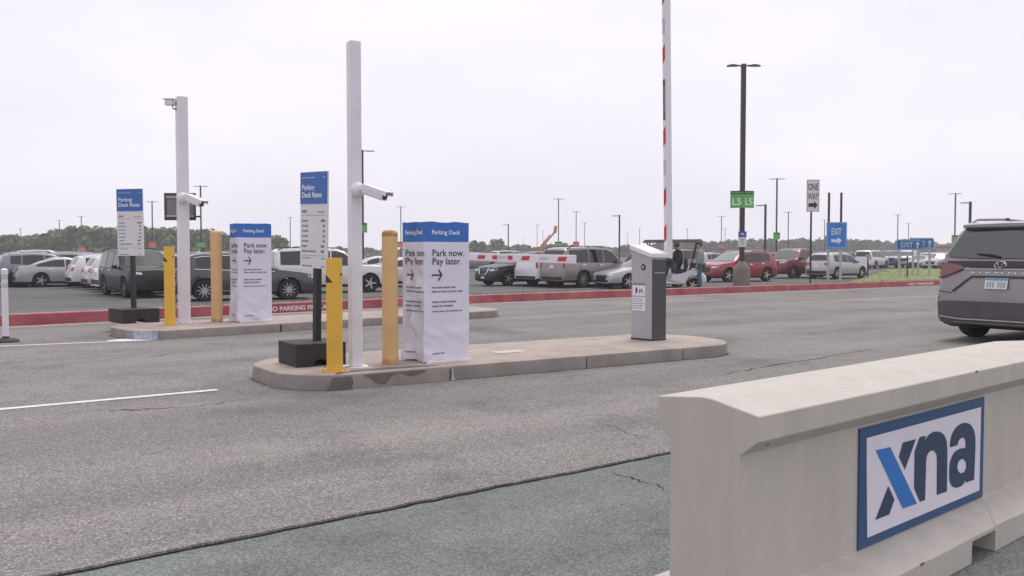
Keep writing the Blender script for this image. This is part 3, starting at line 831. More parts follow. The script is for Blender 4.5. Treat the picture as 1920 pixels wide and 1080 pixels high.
camera_pole(P1, pole_yaw1, ZAT(80, P1.y) - ISL_H, 'white square camera pole on the near island, taller in view', .058)
zc = ZAT(357, P1.y)
bullet_camera((P1.x + .035, P1.y - .085, zc), R(-28), R(17), 'white bullet camera pointing right on the near white pole', 1.08)
P2 = G(346, 606, 0.15)
camera_pole(P2, R(32), ZAT(183, P2.y) - .15, 'white square camera pole on the far island with two cameras', .085)
bullet_camera((P2.x + .03, P2.y - .125, ZAT(372, P2.y)), R(-26), R(19), 'white bullet camera pointing right low on the far white pole', 1.35)
# the camera at the head of the far pole, aimed left
t = thing('security_camera', 'small white camera at the top left of the far pole', 'camera', (P2.x - .09, P2.y - .06, ZAT(194, P2.y)), R(182)); t.scale = (.72, .85, .95)
b = MB(); b.lathe([(0, -.02), (.05, -.02), (.05, .02), (0, .03)], 16, M=Matrix.Rotation(math.pi / 2, 4, 'Y')); b.build('mount', WHITE_MET, t, smooth=40)
b = MB(); b.tube([(.0, 0, 0), (.05, 0, -.06), (.03, 0, -.10), (-.03, 0, -.11)], .013, 8); b.build('cable', GREY_DK, t, smooth=60)
b = MB(); b.box((.03, -.055, -.045), (.21, .055, .055)); hs = b.build('housing', WHITE_MET, t, bevel=0.02)
b = MB(); b.box((.0, -.065, .06), (.25, .065, .068)); b.build('sunshield', WHITE_MET, hs)
b = MB(); b.lathe([(0, .212), (.036, .212), (.04, .2)], 16, M=Matrix.Rotation(math.pi / 2, 4, 'Y')); b.build('lens', GLASS_DK, hs)
# board fixed to the back of the far pole, seen from its rear
yb = P2.y + .22
t = thing('back_of_board', 'grey framed board seen from behind on the far white pole', 'sign', (XAT(341, yb), yb, ZAT(413, yb)), R(6))
bw, bh = 0.255, ZAT(362, yb) - ZAT(413, yb)
b = MB(); b.box((-bw, 0, .03), (bw * .9, .02, bh - .02)); b.build('panel', mat('board_back', (0.24, 0.215, 0.21), 0.6, var=0.12, scale=5), t)
for (lo, hi) in (((-bw - .015, -.012, 0), (bw * .9 + .01, .03, .05)), ((-bw - .015, -.012, bh - .03), (bw * .9 + .01, .03, bh)), ((-bw - .015, -.012, .0505), (-bw + .02, .03, bh - .0305)), ((bw * .9 - .02, -.012, .0505), (bw * .9 + .01, .03, bh - .0305))):
    b = MB(); b.box(lo, hi); b.build('frame_rail', mat('board_frame', (0.055, 0.06, 0.055), 0.5), t)
for z in (.07, bh - .07):
    b = MB(); b.box((-bw + .02, -.03, z - .014), (bw * .86, -.0125, z + .014)); br = b.build('bracket', STEEL, t)
    b = MB(); b.box((bw * .9 + .011, -.03, z - .02), (bw + .07, .01, z + .006)); b.build('clamp', BLACK, br)

def tan_bollard(loc, h, label, r=.083):
    t = thing('bollard', label, 'bollard', loc, 0, 'tan bollards on the islands')
    b = MB(); b.lathe([(r, 0), (r, h - .06), (r * .985, h - .03)], 32); b.build('sleeve', TAN, t, smooth=40)
    b = MB(); b.lathe([(r * .995, h - .045), (r * 1.01, h - .03), (r * .97, h - .006), (r * .75, h + .012), (r * .35, h + .02), (0, h + .022)], 32); b.build('cap', TAN if 'near' not in label else RUST, t, smooth=60)
    b = MB(); b.lathe([(r * 1.03, 0), (r * 1.03, .05), (r, .056)], 32); b.build('foot_ring', mat('foot_ring_tan', (0.50, 0.28, 0.12), 0.7, var=0.25, scale=14), t, smooth=40)
    return t
p = G(732, 682, ISL_H); tan_bollard(p, ZAT(435, p.y) - ISL_H, 'round tan bollard on the near island beside the wrapped kiosk')
p = G(407, 603, .15); tan_bollard(p, ZAT(434, p.y) - .15, 'round tan bollard on the far island beside the wrapped kiosk', .093)

# ---- wrapped kiosks: box frame hidden in a printed fabric cover
def mat_wrap():
    m = bpy.data.materials.new('printed_cover'); m.use_nodes = True
    n, l = m.node_tree.nodes, m.node_tree.links
    b = n['Principled BSDF']; b.inputs['Roughness'].default_value = 0.62; b.inputs['Specular IOR Level'].default_value = 0.3
    tc = n.new('ShaderNodeTexCoord'); sx = n.new('ShaderNodeSeparateXYZ'); l.new(tc.outputs['Object'], sx.inputs[0])
    cmp_ = n.new('ShaderNodeMath'); cmp_.operation = 'GREATER_THAN'; cmp_.inputs[1].default_value = 1.275
    l.new(sx.outputs['Z'], cmp_.inputs[0])
    mx = n.new('ShaderNodeMix'); mx.data_type = 'RGBA'; mx.inputs['A'].default_value = (0.70, 0.68, 0.77, 1); mx.inputs['B'].default_value = (0.05, 0.165, 0.50, 1)
    l.new(cmp_.outputs[0], mx.inputs['Factor']); l.new(mx.outputs['Result'], b.inputs['Base Color'])
    nz = n.new('ShaderNodeTexNoise'); nz.inputs['Scale'].default_value = 9; nz.inputs['Detail'].default_value = 3
    l.new(tc.outputs['Object'], nz.inputs['Vector'])
    bp = n.new('ShaderNodeBump'); bp.inputs['Strength'].default_value = 0.16; bp.inputs['Distance'].default_value = 0.03
    l.new(nz.outputs['Fac'], bp.inputs['Height']); l.new(bp.outputs['Normal'], b.inputs['Normal'])
    return m
WRAP = mat_wrap()
KW, KD, KH = 0.58, 0.42, 1.485
def cover_point(face, u, z, seed, off=0.0):
    """face 0 = printed front along +x, 1 = crumpled side going back; u in metres along the face"""
    nz = lambda a, b_, c: mnoise.noise(Vector((a + seed, b_, c)))
    low = max(0, 1 - z / 0.55)
    if face == 0:
        d = 0.012 * nz(u * 4, z * 3, 1) * (1 + 1.8 * low) + 0.06 * low * max(0, nz(u * 5 + z * 8, z * 5, 8))
        return Vector((u - 0.012 * low * (1 - u / KW), -d - off - 0.012 * low ** 2, z))
    fold = abs(nz(u * 5 + z * 1.6, z * 2.2, 3)); f2 = nz(u * 9 - z * 3, z * 5, 5)
    amp = math.sin(math.pi * min(1, max(0, u / KD))) ** .5
    d = (0.11 * fold - 0.05 + 0.03 * f2) * amp * (0.5 + 1.1 * max(0, min(1, (1.3 - z) / 1.0))) + 0.03 * low * nz(u * 6, 2, 7)
    return Vector((-d * -1 * -1 - off - 0.03 * low ** 2, u, z))
def kiosk(loc, yaw, seed, label, s=1.0):
    t = thing('wrapped_kiosk', label, 'kiosk', loc, yaw, 'ticket kiosks covered with printed wraps')
    t.scale = (1, 1, s)
    b = MB(); nu, nz_ = 26, 60
    loop = [(0, KW * i / nu) for i in range(nu)] + [(2, KD * i / 6) for i in range(6)] + [(3, KW - KW * i / 8) for i in range(8)] + [(1, KD - KD * i / 18) for i in range(18)]
    zs = [0.012 + (KH - 0.012) * i / nz_ for i in range(nz_ + 1)]
    n = len(loop)
    for z in zs:
        for f, u in loop:
            if f in (0, 1):
                p = cover_point(f, u, z, seed)
                if f == 0 and u < 0.03 or f == 1 and u < 0.03: pass
            elif f == 2: p = Vector((KW + .006 * mnoise.noise(Vector((u * 5, z * 4, seed))), u, z))
            else: p = Vector((u, KD, z))
            if z > KH - .05: p.z += 0.012 * mnoise.noise(Vector((p.x * 9, p.y * 9, seed))) * (z - KH + .05) / .05
            if z < .05: p.z += 0.015 * mnoise.noise(Vector((p.x * 5, p.y * 5, seed + 4)))
            b.v.append(tuple(p))
    for i in range(nz_):
        for k in range(n):
            a, c = i * n + k, i * n + (k + 1) % n
            b.f.append((a, c, c + n, a + n)); b.mi.append(0)
    b.f.append(tuple(range(nz_ * n, nz_ * n + n))); b.mi.append(0)
    cov = b.build('cover', WRAP, t, smooth=50)
    # lifted hem strip at the foot
    b = MB(); b.box((.01, -.05, -0.002), (KW - .005, -.02, .022)); b.build('hem_strip', PRINT_WHITE, cov, bevel=0.004)
    def wrap_text(st, size, m, face, u0, z0, **k):
        me = text_mesh(st, size, m, extrude=0.0, **k)
        bm = bmesh.new(); bm.from_mesh(me); bmesh.ops.triangulate(bm, faces=bm.faces)
        for v in bm.verts:
            if face == 0: v.co = cover_point(0, u0 + v.co.x, z0 + v.co.y, seed, 0.005)
            else: v.co = cover_point(1, u0 - v.co.x, z0 + v.co.y, seed, 0.008)
        bm.to_mesh(me); bm.free(); link('lettering', me, cov)
    def wrap_bars(face, rows, u0):
        me = MB()
        for (z, h, words) in rows:
            x = 0
            for w in words:
                k = 4
                for j in range(k):
                    pts = []
                    for (uu, zz) in ((x + w * j / k, z), (x + w * (j + 1) / k, z), (x + w * (j + 1) / k, z + h), (x + w * j / k, z + h)):
                        pts.append(cover_point(0, u0 + uu, zz, seed, .005) if face == 0 else cover_point(1, u0 - uu, zz, seed, .008))
                    me.add(pts, [(0, 1, 2, 3)])
                x += w + h * .8
        me.build('small_print', INK_GREY, cov)['kind'] = 'stuff'
    rows = [(.785, .015, [.05, .07, .09, .06]), (.742, .015, [.07, .03, .06, .03, .08, .06]), (.632, .016, [.09, .09, .10]), (.588, .016, [.07, .05, .12]), (.535, .012, [.08, .06, .05, .12, .03]), (.09, .012, [.1, .05])]
    for face, u0 in ((0, 0.10), (1, KD - .05)):
        wrap_text('Parking Deck', .064, PRINT_WHITE, face, u0, 1.355, bold=.0018, spacing=1.02)
        wrap_text('Park now.\nPay later.', .102, INK, face, u0, 1.125, line=.86, bold=.0005)
        # arrow
        ar = MB(); A = lambda u, z: cover_point(0, u0 + u, z, seed, .005) if face == 0 else cover_point(1, u0 - u, z, seed, .008)
        zc = .925
        for quad in ([(0, zc - .008), (.11, zc - .008), (.11, zc + .008), (0, zc + .008)], [(.075, zc + .055), (.09, zc + .062), (.133, zc), (.111, zc)], [(.075, zc - .055), (.111, zc), (.133, zc), (.09, zc - .062)]):
            ar.add([A(*q) for q in quad], [(0, 1, 2, 3)])
        ar.build('arrow_print', INK, cov)
        wrap_bars(face, rows, u0)
    return t
C1 = G(795, 681.5, ISL_H); kiosk(C1, R(38), 1.7, 'white wrapped kiosk with blue band on the near island')
C2 = G(447, 604.5, .15); kiosk(C2, R(34), 5.2, 'white wrapped kiosk with blue band on the far island', 1.12)

# ---- barrier gates
def frame(o): return Matrix.Translation(o.location) @ o.rotation_euler.to_matrix().to_4x4()
def gate_housing(loc, yaw, label, w=.31, d=.37, hb=1.20, hf=1.08, s=1.0):
    t = thing('barrier_gate', label, 'gate', loc, yaw)
    # local: x along the lane, y away from the camera; the corner at the origin is the nearest one
    b = MB(); b.add([(0, 0, .02), (w, 0, .02), (w, d, .02), (0, d, .02), (0, 0, hf), (w, 0, hf), (w, d, hb), (0, d, hb)], [(0,3,2,1),(4,5,6,7),(0,1,5,4),(1,2,6,5),(2,3,7,6),(3,0,4,7)])
    bd = b.build('cabinet', GREY_BOX, t, bevel=0.006)
    b = MB(); b.box((-.004, -.004, 0), (w + .004, d + .004, .02)); b.build('plinth', BLACK, t)
    b = MB(); b.box((.012, -.010, .03), (w - .012, .004, hf - .02)); dr = b.build('door', GREY_DK, t, bevel=0.004)
    b = MB(); b.box((.05, -.013, hf - .20), (w - .05, -.0095, hf - .185)); b.build('badge_strip', STEEL, dr)
    b = MB(); e = .02; b.add([(-e, -e, hf + .0), (w + e, -e, hf), (w + e, d + e, hb + .004), (-e, d + e, hb + .004), (-e, -e, hf + .062), (w + e, -e, hf + .062), (w + e, d + e, hb + .072), (-e, d + e, hb + .072)], [(0,3,2,1),(4,5,6,7),(0,1,5,4),(1,2,6,5),(2,3,7,6),(3,0,4,7)])
    b.build('lid', LID, t, bevel=0.012)
    # side facing left: lock disc, warning labels
    Ms = Matrix.Rotation(-math.pi / 2, 4, 'Y')
    b = MB(); b.lathe([(.0, .008), (.028, .008), (.04, .006), (.042, 0)], 24, M=Matrix.Translation((0, d * .40, hf - .12)) @ Ms); lk = b.build('lock', BLACK, bd, smooth=40)
    b = MB(); b.lathe([(0, .0105), (.018, .0105), (.02, .0085)], 16, M=Matrix.Translation((0, d * .40, hf - .12)) @ Ms); b.build('lock_disc', STEEL, lk)
    b = MB(); b.box((-.003, d * .30, hf - .50), (-.0005, d * .93, hf - .345)); lb = b.build('warning_label', PANEL_W, bd)
    b = MB(); b.box((-.0045, d * .30, hf - .36), (-.0032, d * .93, hf - .335)); b.build('label_band', INK_GREY, lb)
    # pictograms: walker and cyclist
    for (yc, kind) in ((d * .74, 0), (d * .52, 1)):
        b = MB(); k = .0045
        def q(y0, y1, z0, z1): b.box((-k, yc + y0, hf - .44 + z0), (-.0032, yc + y1, hf - .44 + z1))
        if kind == 0: q(-.014, .014, -.03, .035); q(-.022, -.0141, -.005, .03); q(-.010, .010, .0365, .052)
        else:
            q(-.03, .012, -.004, .008); q(.013, .026, -.03, .03); q(-.018, -.006, .0085, .04); q(-.038, -.0305, -.03, .004)
        b.build('pictogram', INK, lb)
    b = MB(); b.box((-.003, d * .30, hf - .70), (-.0005, d * .95, hf - .52)); l2 = b.build('text_label', PRINT_WHITE, bd)
    b = MB()
    for i in range(5):
        zz = hf - .55 - i * .03; y = d * .92
        for wd in [rnd.uniform(.02, .06) for _ in range(4)]:
            if y - wd < d * .33: break
            b.box((-.0042, y - wd, zz), (-.0032, y, zz + .012)); y -= wd + .01
    b.build('small_print', INK_GREY, l2)['kind'] = 'stuff'
    return t
H1 = G(1221, 639.5, ISL_H)
gate1 = gate_housing((H1.x, H1.y, ISL_H), A1 + R(6), 'grey gate cabinet on the near island with its striped arm raised upright', .29, .36, 1.20, 1.09)
# raised arm
yA = H1.y + .34
MA = frame(gate1).inverted() @ Matrix.Translation((XAT(1253, yA), yA, 1.26)) @ Matrix.Rotation(R(33), 4, 'Z')
AL = 4.4
tl = Matrix.Rotation(R(-1.15), 4, 'Y')
b = MB(); b.box((-.052, -.030, -.02), (.052, .030, AL), M=tl); t = b.build('arm', ARM_W, gate1, bevel=0.010); t.matrix_local = MA
def arm_mark(z0, z1, m, skew=.05, name='red_stripe'):
    b = MB(); b.add([tl @ Vector(p) for p in [(-.0535, -.024, z0), (-.0535, .024, z0 + skew), (-.0535, .024, z1 + skew), (-.0535, -.024, z1)]], [(0, 1, 2, 3)])
    b.build(name, m, t)
for y0, y1 in ((447, 419), (380, 350), (268, 237), (113, 84), (4, -26)):
    arm_mark(ZAT(y0, yA) - 1.26, ZAT(y1, yA) - 1.26, ARM_R, -.06)
for y0, y1 in ((226, 208), (165, 150)):
    arm_mark(ZAT(y0, yA) - 1.26, ZAT(y1, yA) - 1.26, mat('label_maroon', (0.25, 0.06, 0.07), 0.5), 0)
arm_mark(ZAT(207, yA) - 1.26, ZAT(166, yA) - 1.26, INK_GREY, 0, 'printed_label')
arm_mark(ZAT(328, yA) - 1.26, ZAT(300, yA) - 1.26, mat('label_pale', (0.50, 0.49, 0.58), 0.5), 0, 'printed_label')
arm_mark(ZAT(66, yA) - 1.26, ZAT(36, yA) - 1.26, MATS['label_pale'], 0, 'printed_label')
b = MB(); b.tube([(-.16, .0, -.05), (.0, .0, -.05)], .05, 16); b.build('pivot', BLACK, t, smooth=40)
b = MB(); b.box((-.06, -.035, -.13), (.06, .035, -.0205)); b.build('arm_clamp', BLACK, t, bevel=.008)

# lowered arm of the far island's gate
HX, HY = -1.62, 18.25
gate2 = gate_housing((HX - .1, HY - .1, .15), A2, 'far island gate with its red marked arm lowered level across the lane', .30, .36, 1.20, 1.09)
tip = Vector((0.975, 14.05)); piv = Vector((HX + .25, HY - .12))
dv = tip - piv; AL2 = dv.length
MA = frame(gate2).inverted() @ Matrix.Translation((piv.x, piv.y, 1.255)) @ Matrix.Rotation(math.atan2(dv.y, dv.x), 4, 'Z')
sag = Matrix.Rotation(R(0.45), 4, 'Y')
b = MB(); b.box((-.05, -.03, -.068), (AL2, .03, .068), M=sag); t = b.build('arm', ARM_W, gate2, bevel=0.010); t.matrix_local = MA
def px2x(px):   # position along the arm seen at that pixel
    u = (px - CX) / F_PX; e = dv.normalized(); return (u * piv.y - piv.x) / (e.x - u * e.y)
for p0, p1, m, sk in ((897, 911, ARM_R, .06), (926, 935, ARM_R, 0), (955, 964, ARM_R, 0), (979, 994, ARM_R, .06), (1047, 1063, ARM_R, .06), (936, 954, MATS['label_pale'], 0), (1014, 1031, MATS['label_pale'], 0)):
    x0, x1 = px2x(p0), px2x(p1); h = .036 if m is ARM_R else .022
    b = MB(); b.add([sag @ Vector(p) for p in [(x0, -.0312, -h), (x1, -.0312, -h), (x1 + sk, -.0312, h), (x0 + sk, -.0312, h)]], [(0, 1, 2, 3)]); b.build('red_stripe' if m is ARM_R else 'printed_label', m, t)
b = MB(); b.tube([(0, .03, 0), (0, .16, 0)], .05, 16); b.build('pivot', BLACK, t, smooth=40)

# white delineator post at the left edge
p = G(11, 641)
t = thing('delineator_post', 'white plastic delineator post on a black foot at the left edge', 'delineator', (p.x, p.y, 0))
b = MB(); b.lathe([(.19, 0), (.19, .02), (.15, .045), (.06, .06), (0, .06)], 8); b.build('foot', RUBBER, t)
b = MB(); b.lathe([(.044, .06), (.044, 1.0), (.048, 1.02), (.048, 1.07), (.02, 1.09), (0, 1.09)], 20); b.build('tube', WHITE_MET, t, smooth=40)
for z in (.80, .93):
    b = MB(); b.lathe([(.0455, z), (.0455, z + .07)], 20); b.build('reflective_band', mat('reflective_band', (0.50, 0.52, 0.53), 0.3, metal=.3), t, smooth=40)
b = MB(); b.lathe([(.046, .06), (.046, .085)], 20); b.build('collar', BLACK, t, smooth=40)

# ------------------------------------------------------------------ cars
def interp(tab, x):
    if x <= tab[0][0]: return tab[0][1]
    for (a, va), (c, vc) in zip(tab, tab[1:]):
        if x <= c: return va + (vc - va) * (x - a) / (c - a)
    return tab[-1][1]
CAR = {
 'suv': dict(L=4.68, W=1.90, r=.365, fw=.93, rw=3.76, clear=.20, tumble=.26,
    top=[(0, .60), (.05, .78), (.16, .93), (.5, 1.0), (1.25, 1.09), (2.0, 1.54), (2.4, 1.63), (3.0, 1.66), (3.9, 1.61), (4.25, 1.54), (4.5, 1.14), (4.6, .98), (4.68, .70)],
    belt=[(0, .8), (1.2, .97), (3.0, 1.03), (4.68, 1.10)], glass_x=(1.45, 4.05), ws=(1.12, 1.52, .70, .60), rg=(1.17, 1.50, .68, .54)),
 'big': dict(L=5.18, W=2.03, r=.395, fw=.98, rw=4.0, clear=.24, tumble=.17,
    top=[(0, .72), (.04, .93), (.12, 1.08), (.4, 1.14), (1.45, 1.20), (2.05, 1.78), (2.4, 1.90), (3.6, 1.93), (4.85, 1.88), (5.0, 1.80), (5.10, 1.25), (5.15, .95), (5.18, .74)],
    belt=[(0, .95), (1.4, 1.12), (5.18, 1.18)], glass_x=(1.62, 4.85), ws=(1.23, 1.74, .78, .68), rg=(1.27, 1.74, .74, .66)),
 'sedan': dict(L=4.85, W=1.84, r=.335, fw=.95, rw=3.78, clear=.15, tumble=.34,
    top=[(0, .48), (.05, .64), (.15, .74), (.6, .84), (1.35, .95), (2.1, 1.34), (2.6, 1.44), (3.2, 1.42), (3.8, 1.26), (4.25, 1.07), (4.7, 1.02), (4.8, .86), (4.85, .58)],
    belt=[(0, .65), (1.3, .88), (3.0, .94), (4.85, .97)], glass_x=(1.55, 4.0), ws=(.98, 1.33, .68, .55), rg=(1.08, 1.33, .62, .52)),
 'pickup': dict(L=5.85, W=2.02, r=.40, fw=1.0, rw=4.65, clear=.28, tumble=.18,
    top=[(0, .82), (.04, 1.0), (.12, 1.14), (.5, 1.2), (1.5, 1.27), (2.1, 1.83), (2.4, 1.93), (3.4, 1.93), (3.72, 1.86), (3.9, 1.38), (4.0, 1.32), (5.7, 1.33), (5.8, 1.2), (5.85, .78)],
    belt=[(0, 1.0), (1.5, 1.19), (3.8, 1.22), (5.85, 1.24)], glass_x=(1.7, 3.62), ws=(1.30, 1.80, .77, .67), rg=(1.42, 1.80, .72, .62)),
 'van': dict(L=5.17, W=1.99, r=.36, fw=.99, rw=4.05, clear=.19, tumble=.25,
    top=[(0, .58), (.06, .77), (.18, .92), (.5, .99), (1.1, 1.1), (1.95, 1.60), (2.5, 1.71), (3.5, 1.74), (4.55, 1.71), (4.72, 1.66), (4.80, 1.58), (4.97, 1.22), (5.05, 1.05), (5.12, .88), (5.17, .62)],
    belt=[(0, .75), (1.2, .98), (5.17, 1.10)], glass_x=(1.4, 4.6), ws=(1.13, 1.58, .72, .62), rg=(1.24, 1.60, .74, .62)),
}
def car_body(sp):
    L, W, r = sp['L'], sp['W'], sp['r']; Rr = r * 1.15
    xs = set(round(L * i / 30, 3) for i in range(31)) | set(x for x, _ in sp['top'])
    for wc in (sp['fw'], sp['rw']):
        xs |= set(round(wc + Rr * math.cos(math.pi * k / 12), 3) for k in range(13)) | {round(wc - Rr - .012, 3), round(wc + Rr + .012, 3)}
    xs = sorted(xs); keep = [xs[0]]
    for x in xs[1:]:
        if x - keep[-1] > 0.009: keep.append(x)
    xs = keep
    e_ = .04 if L == 5.17 else 0
    plan = [(0, .74), (.05, .83), (.16, .91), (.45, .965), (1.0, .99), (1.6, 1), (L - 1.3, 1), (L - .5, .975 - e_), (L - .2, .94 - e_), (L - .06, .89 - e_), (L, .83 - e_)]
    b = MB(); H = 9
    rings = []
    for x in xs:
        zt = interp(sp['top'], x); hw = W / 2 * interp(plan, x)
        zb = sp['clear'] + .10 * max(0, 1 - x / .35) + .10 * max(0, 1 - (L - x) / .45)
        for wc in (sp['fw'], sp['rw']):
            dx = x - wc
            if abs(dx) < Rr: zb = max(zb, r * .98 + math.sqrt(Rr * Rr - dx * dx))
        belt = min(interp(sp['belt'], x), zt - .06)
        c = max(0.0, min(1.0, (zt - belt - .08) / .32)); c = c * c * (3 - 2 * c)
        wr = hw * .965 - sp['tumble'] * (zt - belt)
        e1w = hw * .955 * (1 - c) + wr * c; e2w = hw * .87 * (1 - c) + (wr - .075) * c
        z1 = max(sp['clear'] + .13, zb + .012); z2 = max(.58 * belt + .08, zb + .03); z3 = max(belt - .10, zb + .05); z4 = max(belt, zb + .07)
        z3 = min(z3, zt - .03); z4 = min(max(z4, z3 + .01), zt - .02); z2 = min(z2, z3 - .005); z1 = min(z1, z2 - .005); zb = min(zb, z1 - .004)
        half = [(0, zb), (hw * .93, zb), (hw * .985, z1), (hw, z2), (hw * .998, z3), (hw * .965, z4), (e1w, max(zt - .085 * c - .035 * (1 - c), z4 + .005)), (e2w, max(zt - .018, z4 + .01)), (0, zt + .012)]
        rings.append((x, half))
    full = []
    for x, half in rings:
        ring = [(L / 2 - x, y, z) for y, z in half] + [(L / 2 - x, -y, z) for y, z in reversed(half[1:-1])]
        full.append(ring)
    n = len(full[0])
    for ring in full: b.v += ring
    for i in range(len(full) - 1):
        for k in range(n):
            a, c = i * n + k, i * n + (k + 1) % n
            b.f.append((a, a + n, c + n, c)); b.mi.append(1 if (k in (0, 1, n - 1, n - 2) ) else 0)
    b.f.append(tuple(range(n))); b.mi.append(0); e = (len(full) - 1) * n
    b.f.append(tuple(range(e, e + n))); b.mi.append(0)
    return b
def bvh_of(me):
    return BVHTree.FromPolygons([v.co[:] for v in me.vertices], [tuple(p.vertices) for p in me.polygons])
def patch(bvh, axis, lower, upper, n=8, m=4, off=.006):
    """surface piece lying on the body: lower/upper outlines given in the side (x,z) or end (y,z) view"""
    def at(pl, t):
        k = t * (len(pl) - 1); i = min(int(k), len(pl) - 2); f = k - i
        return (pl[i][0] + (pl[i + 1][0] - pl[i][0]) * f, pl[i][1] + (pl[i + 1][1] - pl[i][1]) * f)
    b = MB(); vs = []
    for j in range(m + 1):
        for i in range(n + 1):
            a, c = at(lower, i / n), at(upper, i / n); w = j / m
            p = (a[0] + (c[0] - a[0]) * w, a[1] + (c[1] - a[1]) * w)
            if axis in ('y+', 'y-'):
                s = 1 if axis == 'y+' else -1; o = Vector((p[0], s * 4, p[1])); d = Vector((0, -s, 0))
            else:
                s = 1 if axis == 'x+' else -1; o = Vector((s * 6, p[0], p[1])); d = Vector((-s, 0, 0))
            hit = bvh.ray_cast(o, d)
            if hit[0] is None or (hit[0] - o).length > (4.6 if axis[0] == 'y' else 6.6): hit = bvh.find_nearest(Vector((p[0], s * .9, p[1])) if axis[0] == 'y' else Vector((s * 2.3, p[0], p[1])))
            nn = hit[1]
            if nn.dot(d) > 0: nn = -nn
            vs.append(hit[0] + nn * off - d * off * .4)
    b.add(vs, [(j * (n + 1) + i, j * (n + 1) + i + 1, (j + 1) * (n + 1) + i + 1, (j + 1) * (n + 1) + i) for j in range(m) for i in range(n)])
    return b
WHEEL_CACHE = {}
def wheel_meshes(r, style):
    key = (r, style)
    if key in WHEEL_CACHE: return WHEEL_CACHE[key]
    w = .225
    b = MB(); b.lathe([(r * .66, -.0), (r * .70, -.004), (r * .93, -.012), (r * .985, .015), (r, .05), (r, w - .05), (r * .985, w - .015), (r * .93, w), (r * .6, w)], 30, 'y'); ty = b.mesh('tyre', TYRE, 50)
    b = MB(); b.lathe([(r * .70, .004), (r * .68, .0), (r * .63, .006), (r * .60, .05), (r * .58, .12), (0, .12)], 30, 'y', 1)
    b.lathe([(0, .004), (.055, .006), (.07, .03), (.0701, .06)], 14, 'y', 0)
    k = 5 if style != 'multi' else 10
    for i in range(k):
        a = 2 * math.pi * i / k; wd = r * (.11 if k == 5 else .06)
        Mx = Matrix.Rotation(a, 4, 'Y')
        b.add([Mx @ Vector(p) for p in [(.05, .012, -wd), (r * .66, .004, -wd * .62), (r * .66, .004, wd * .62), (.05, .012, wd), (.05, .06, -wd), (r * .64, .05, -wd * .6), (r * .64, .05, wd * .6), (.05, .06, wd)]], [(0,1,2,3),(0,4,5,1),(2,6,7,3),(1,5,6,2)], 0)
    rm = b.mesh('rim', [RIM_DK if style == 'dark' else RIM, PLASTIC], 30)
    WHEEL_CACHE[key] = (ty, rm); return ty, rm
CAR_CACHE = {}
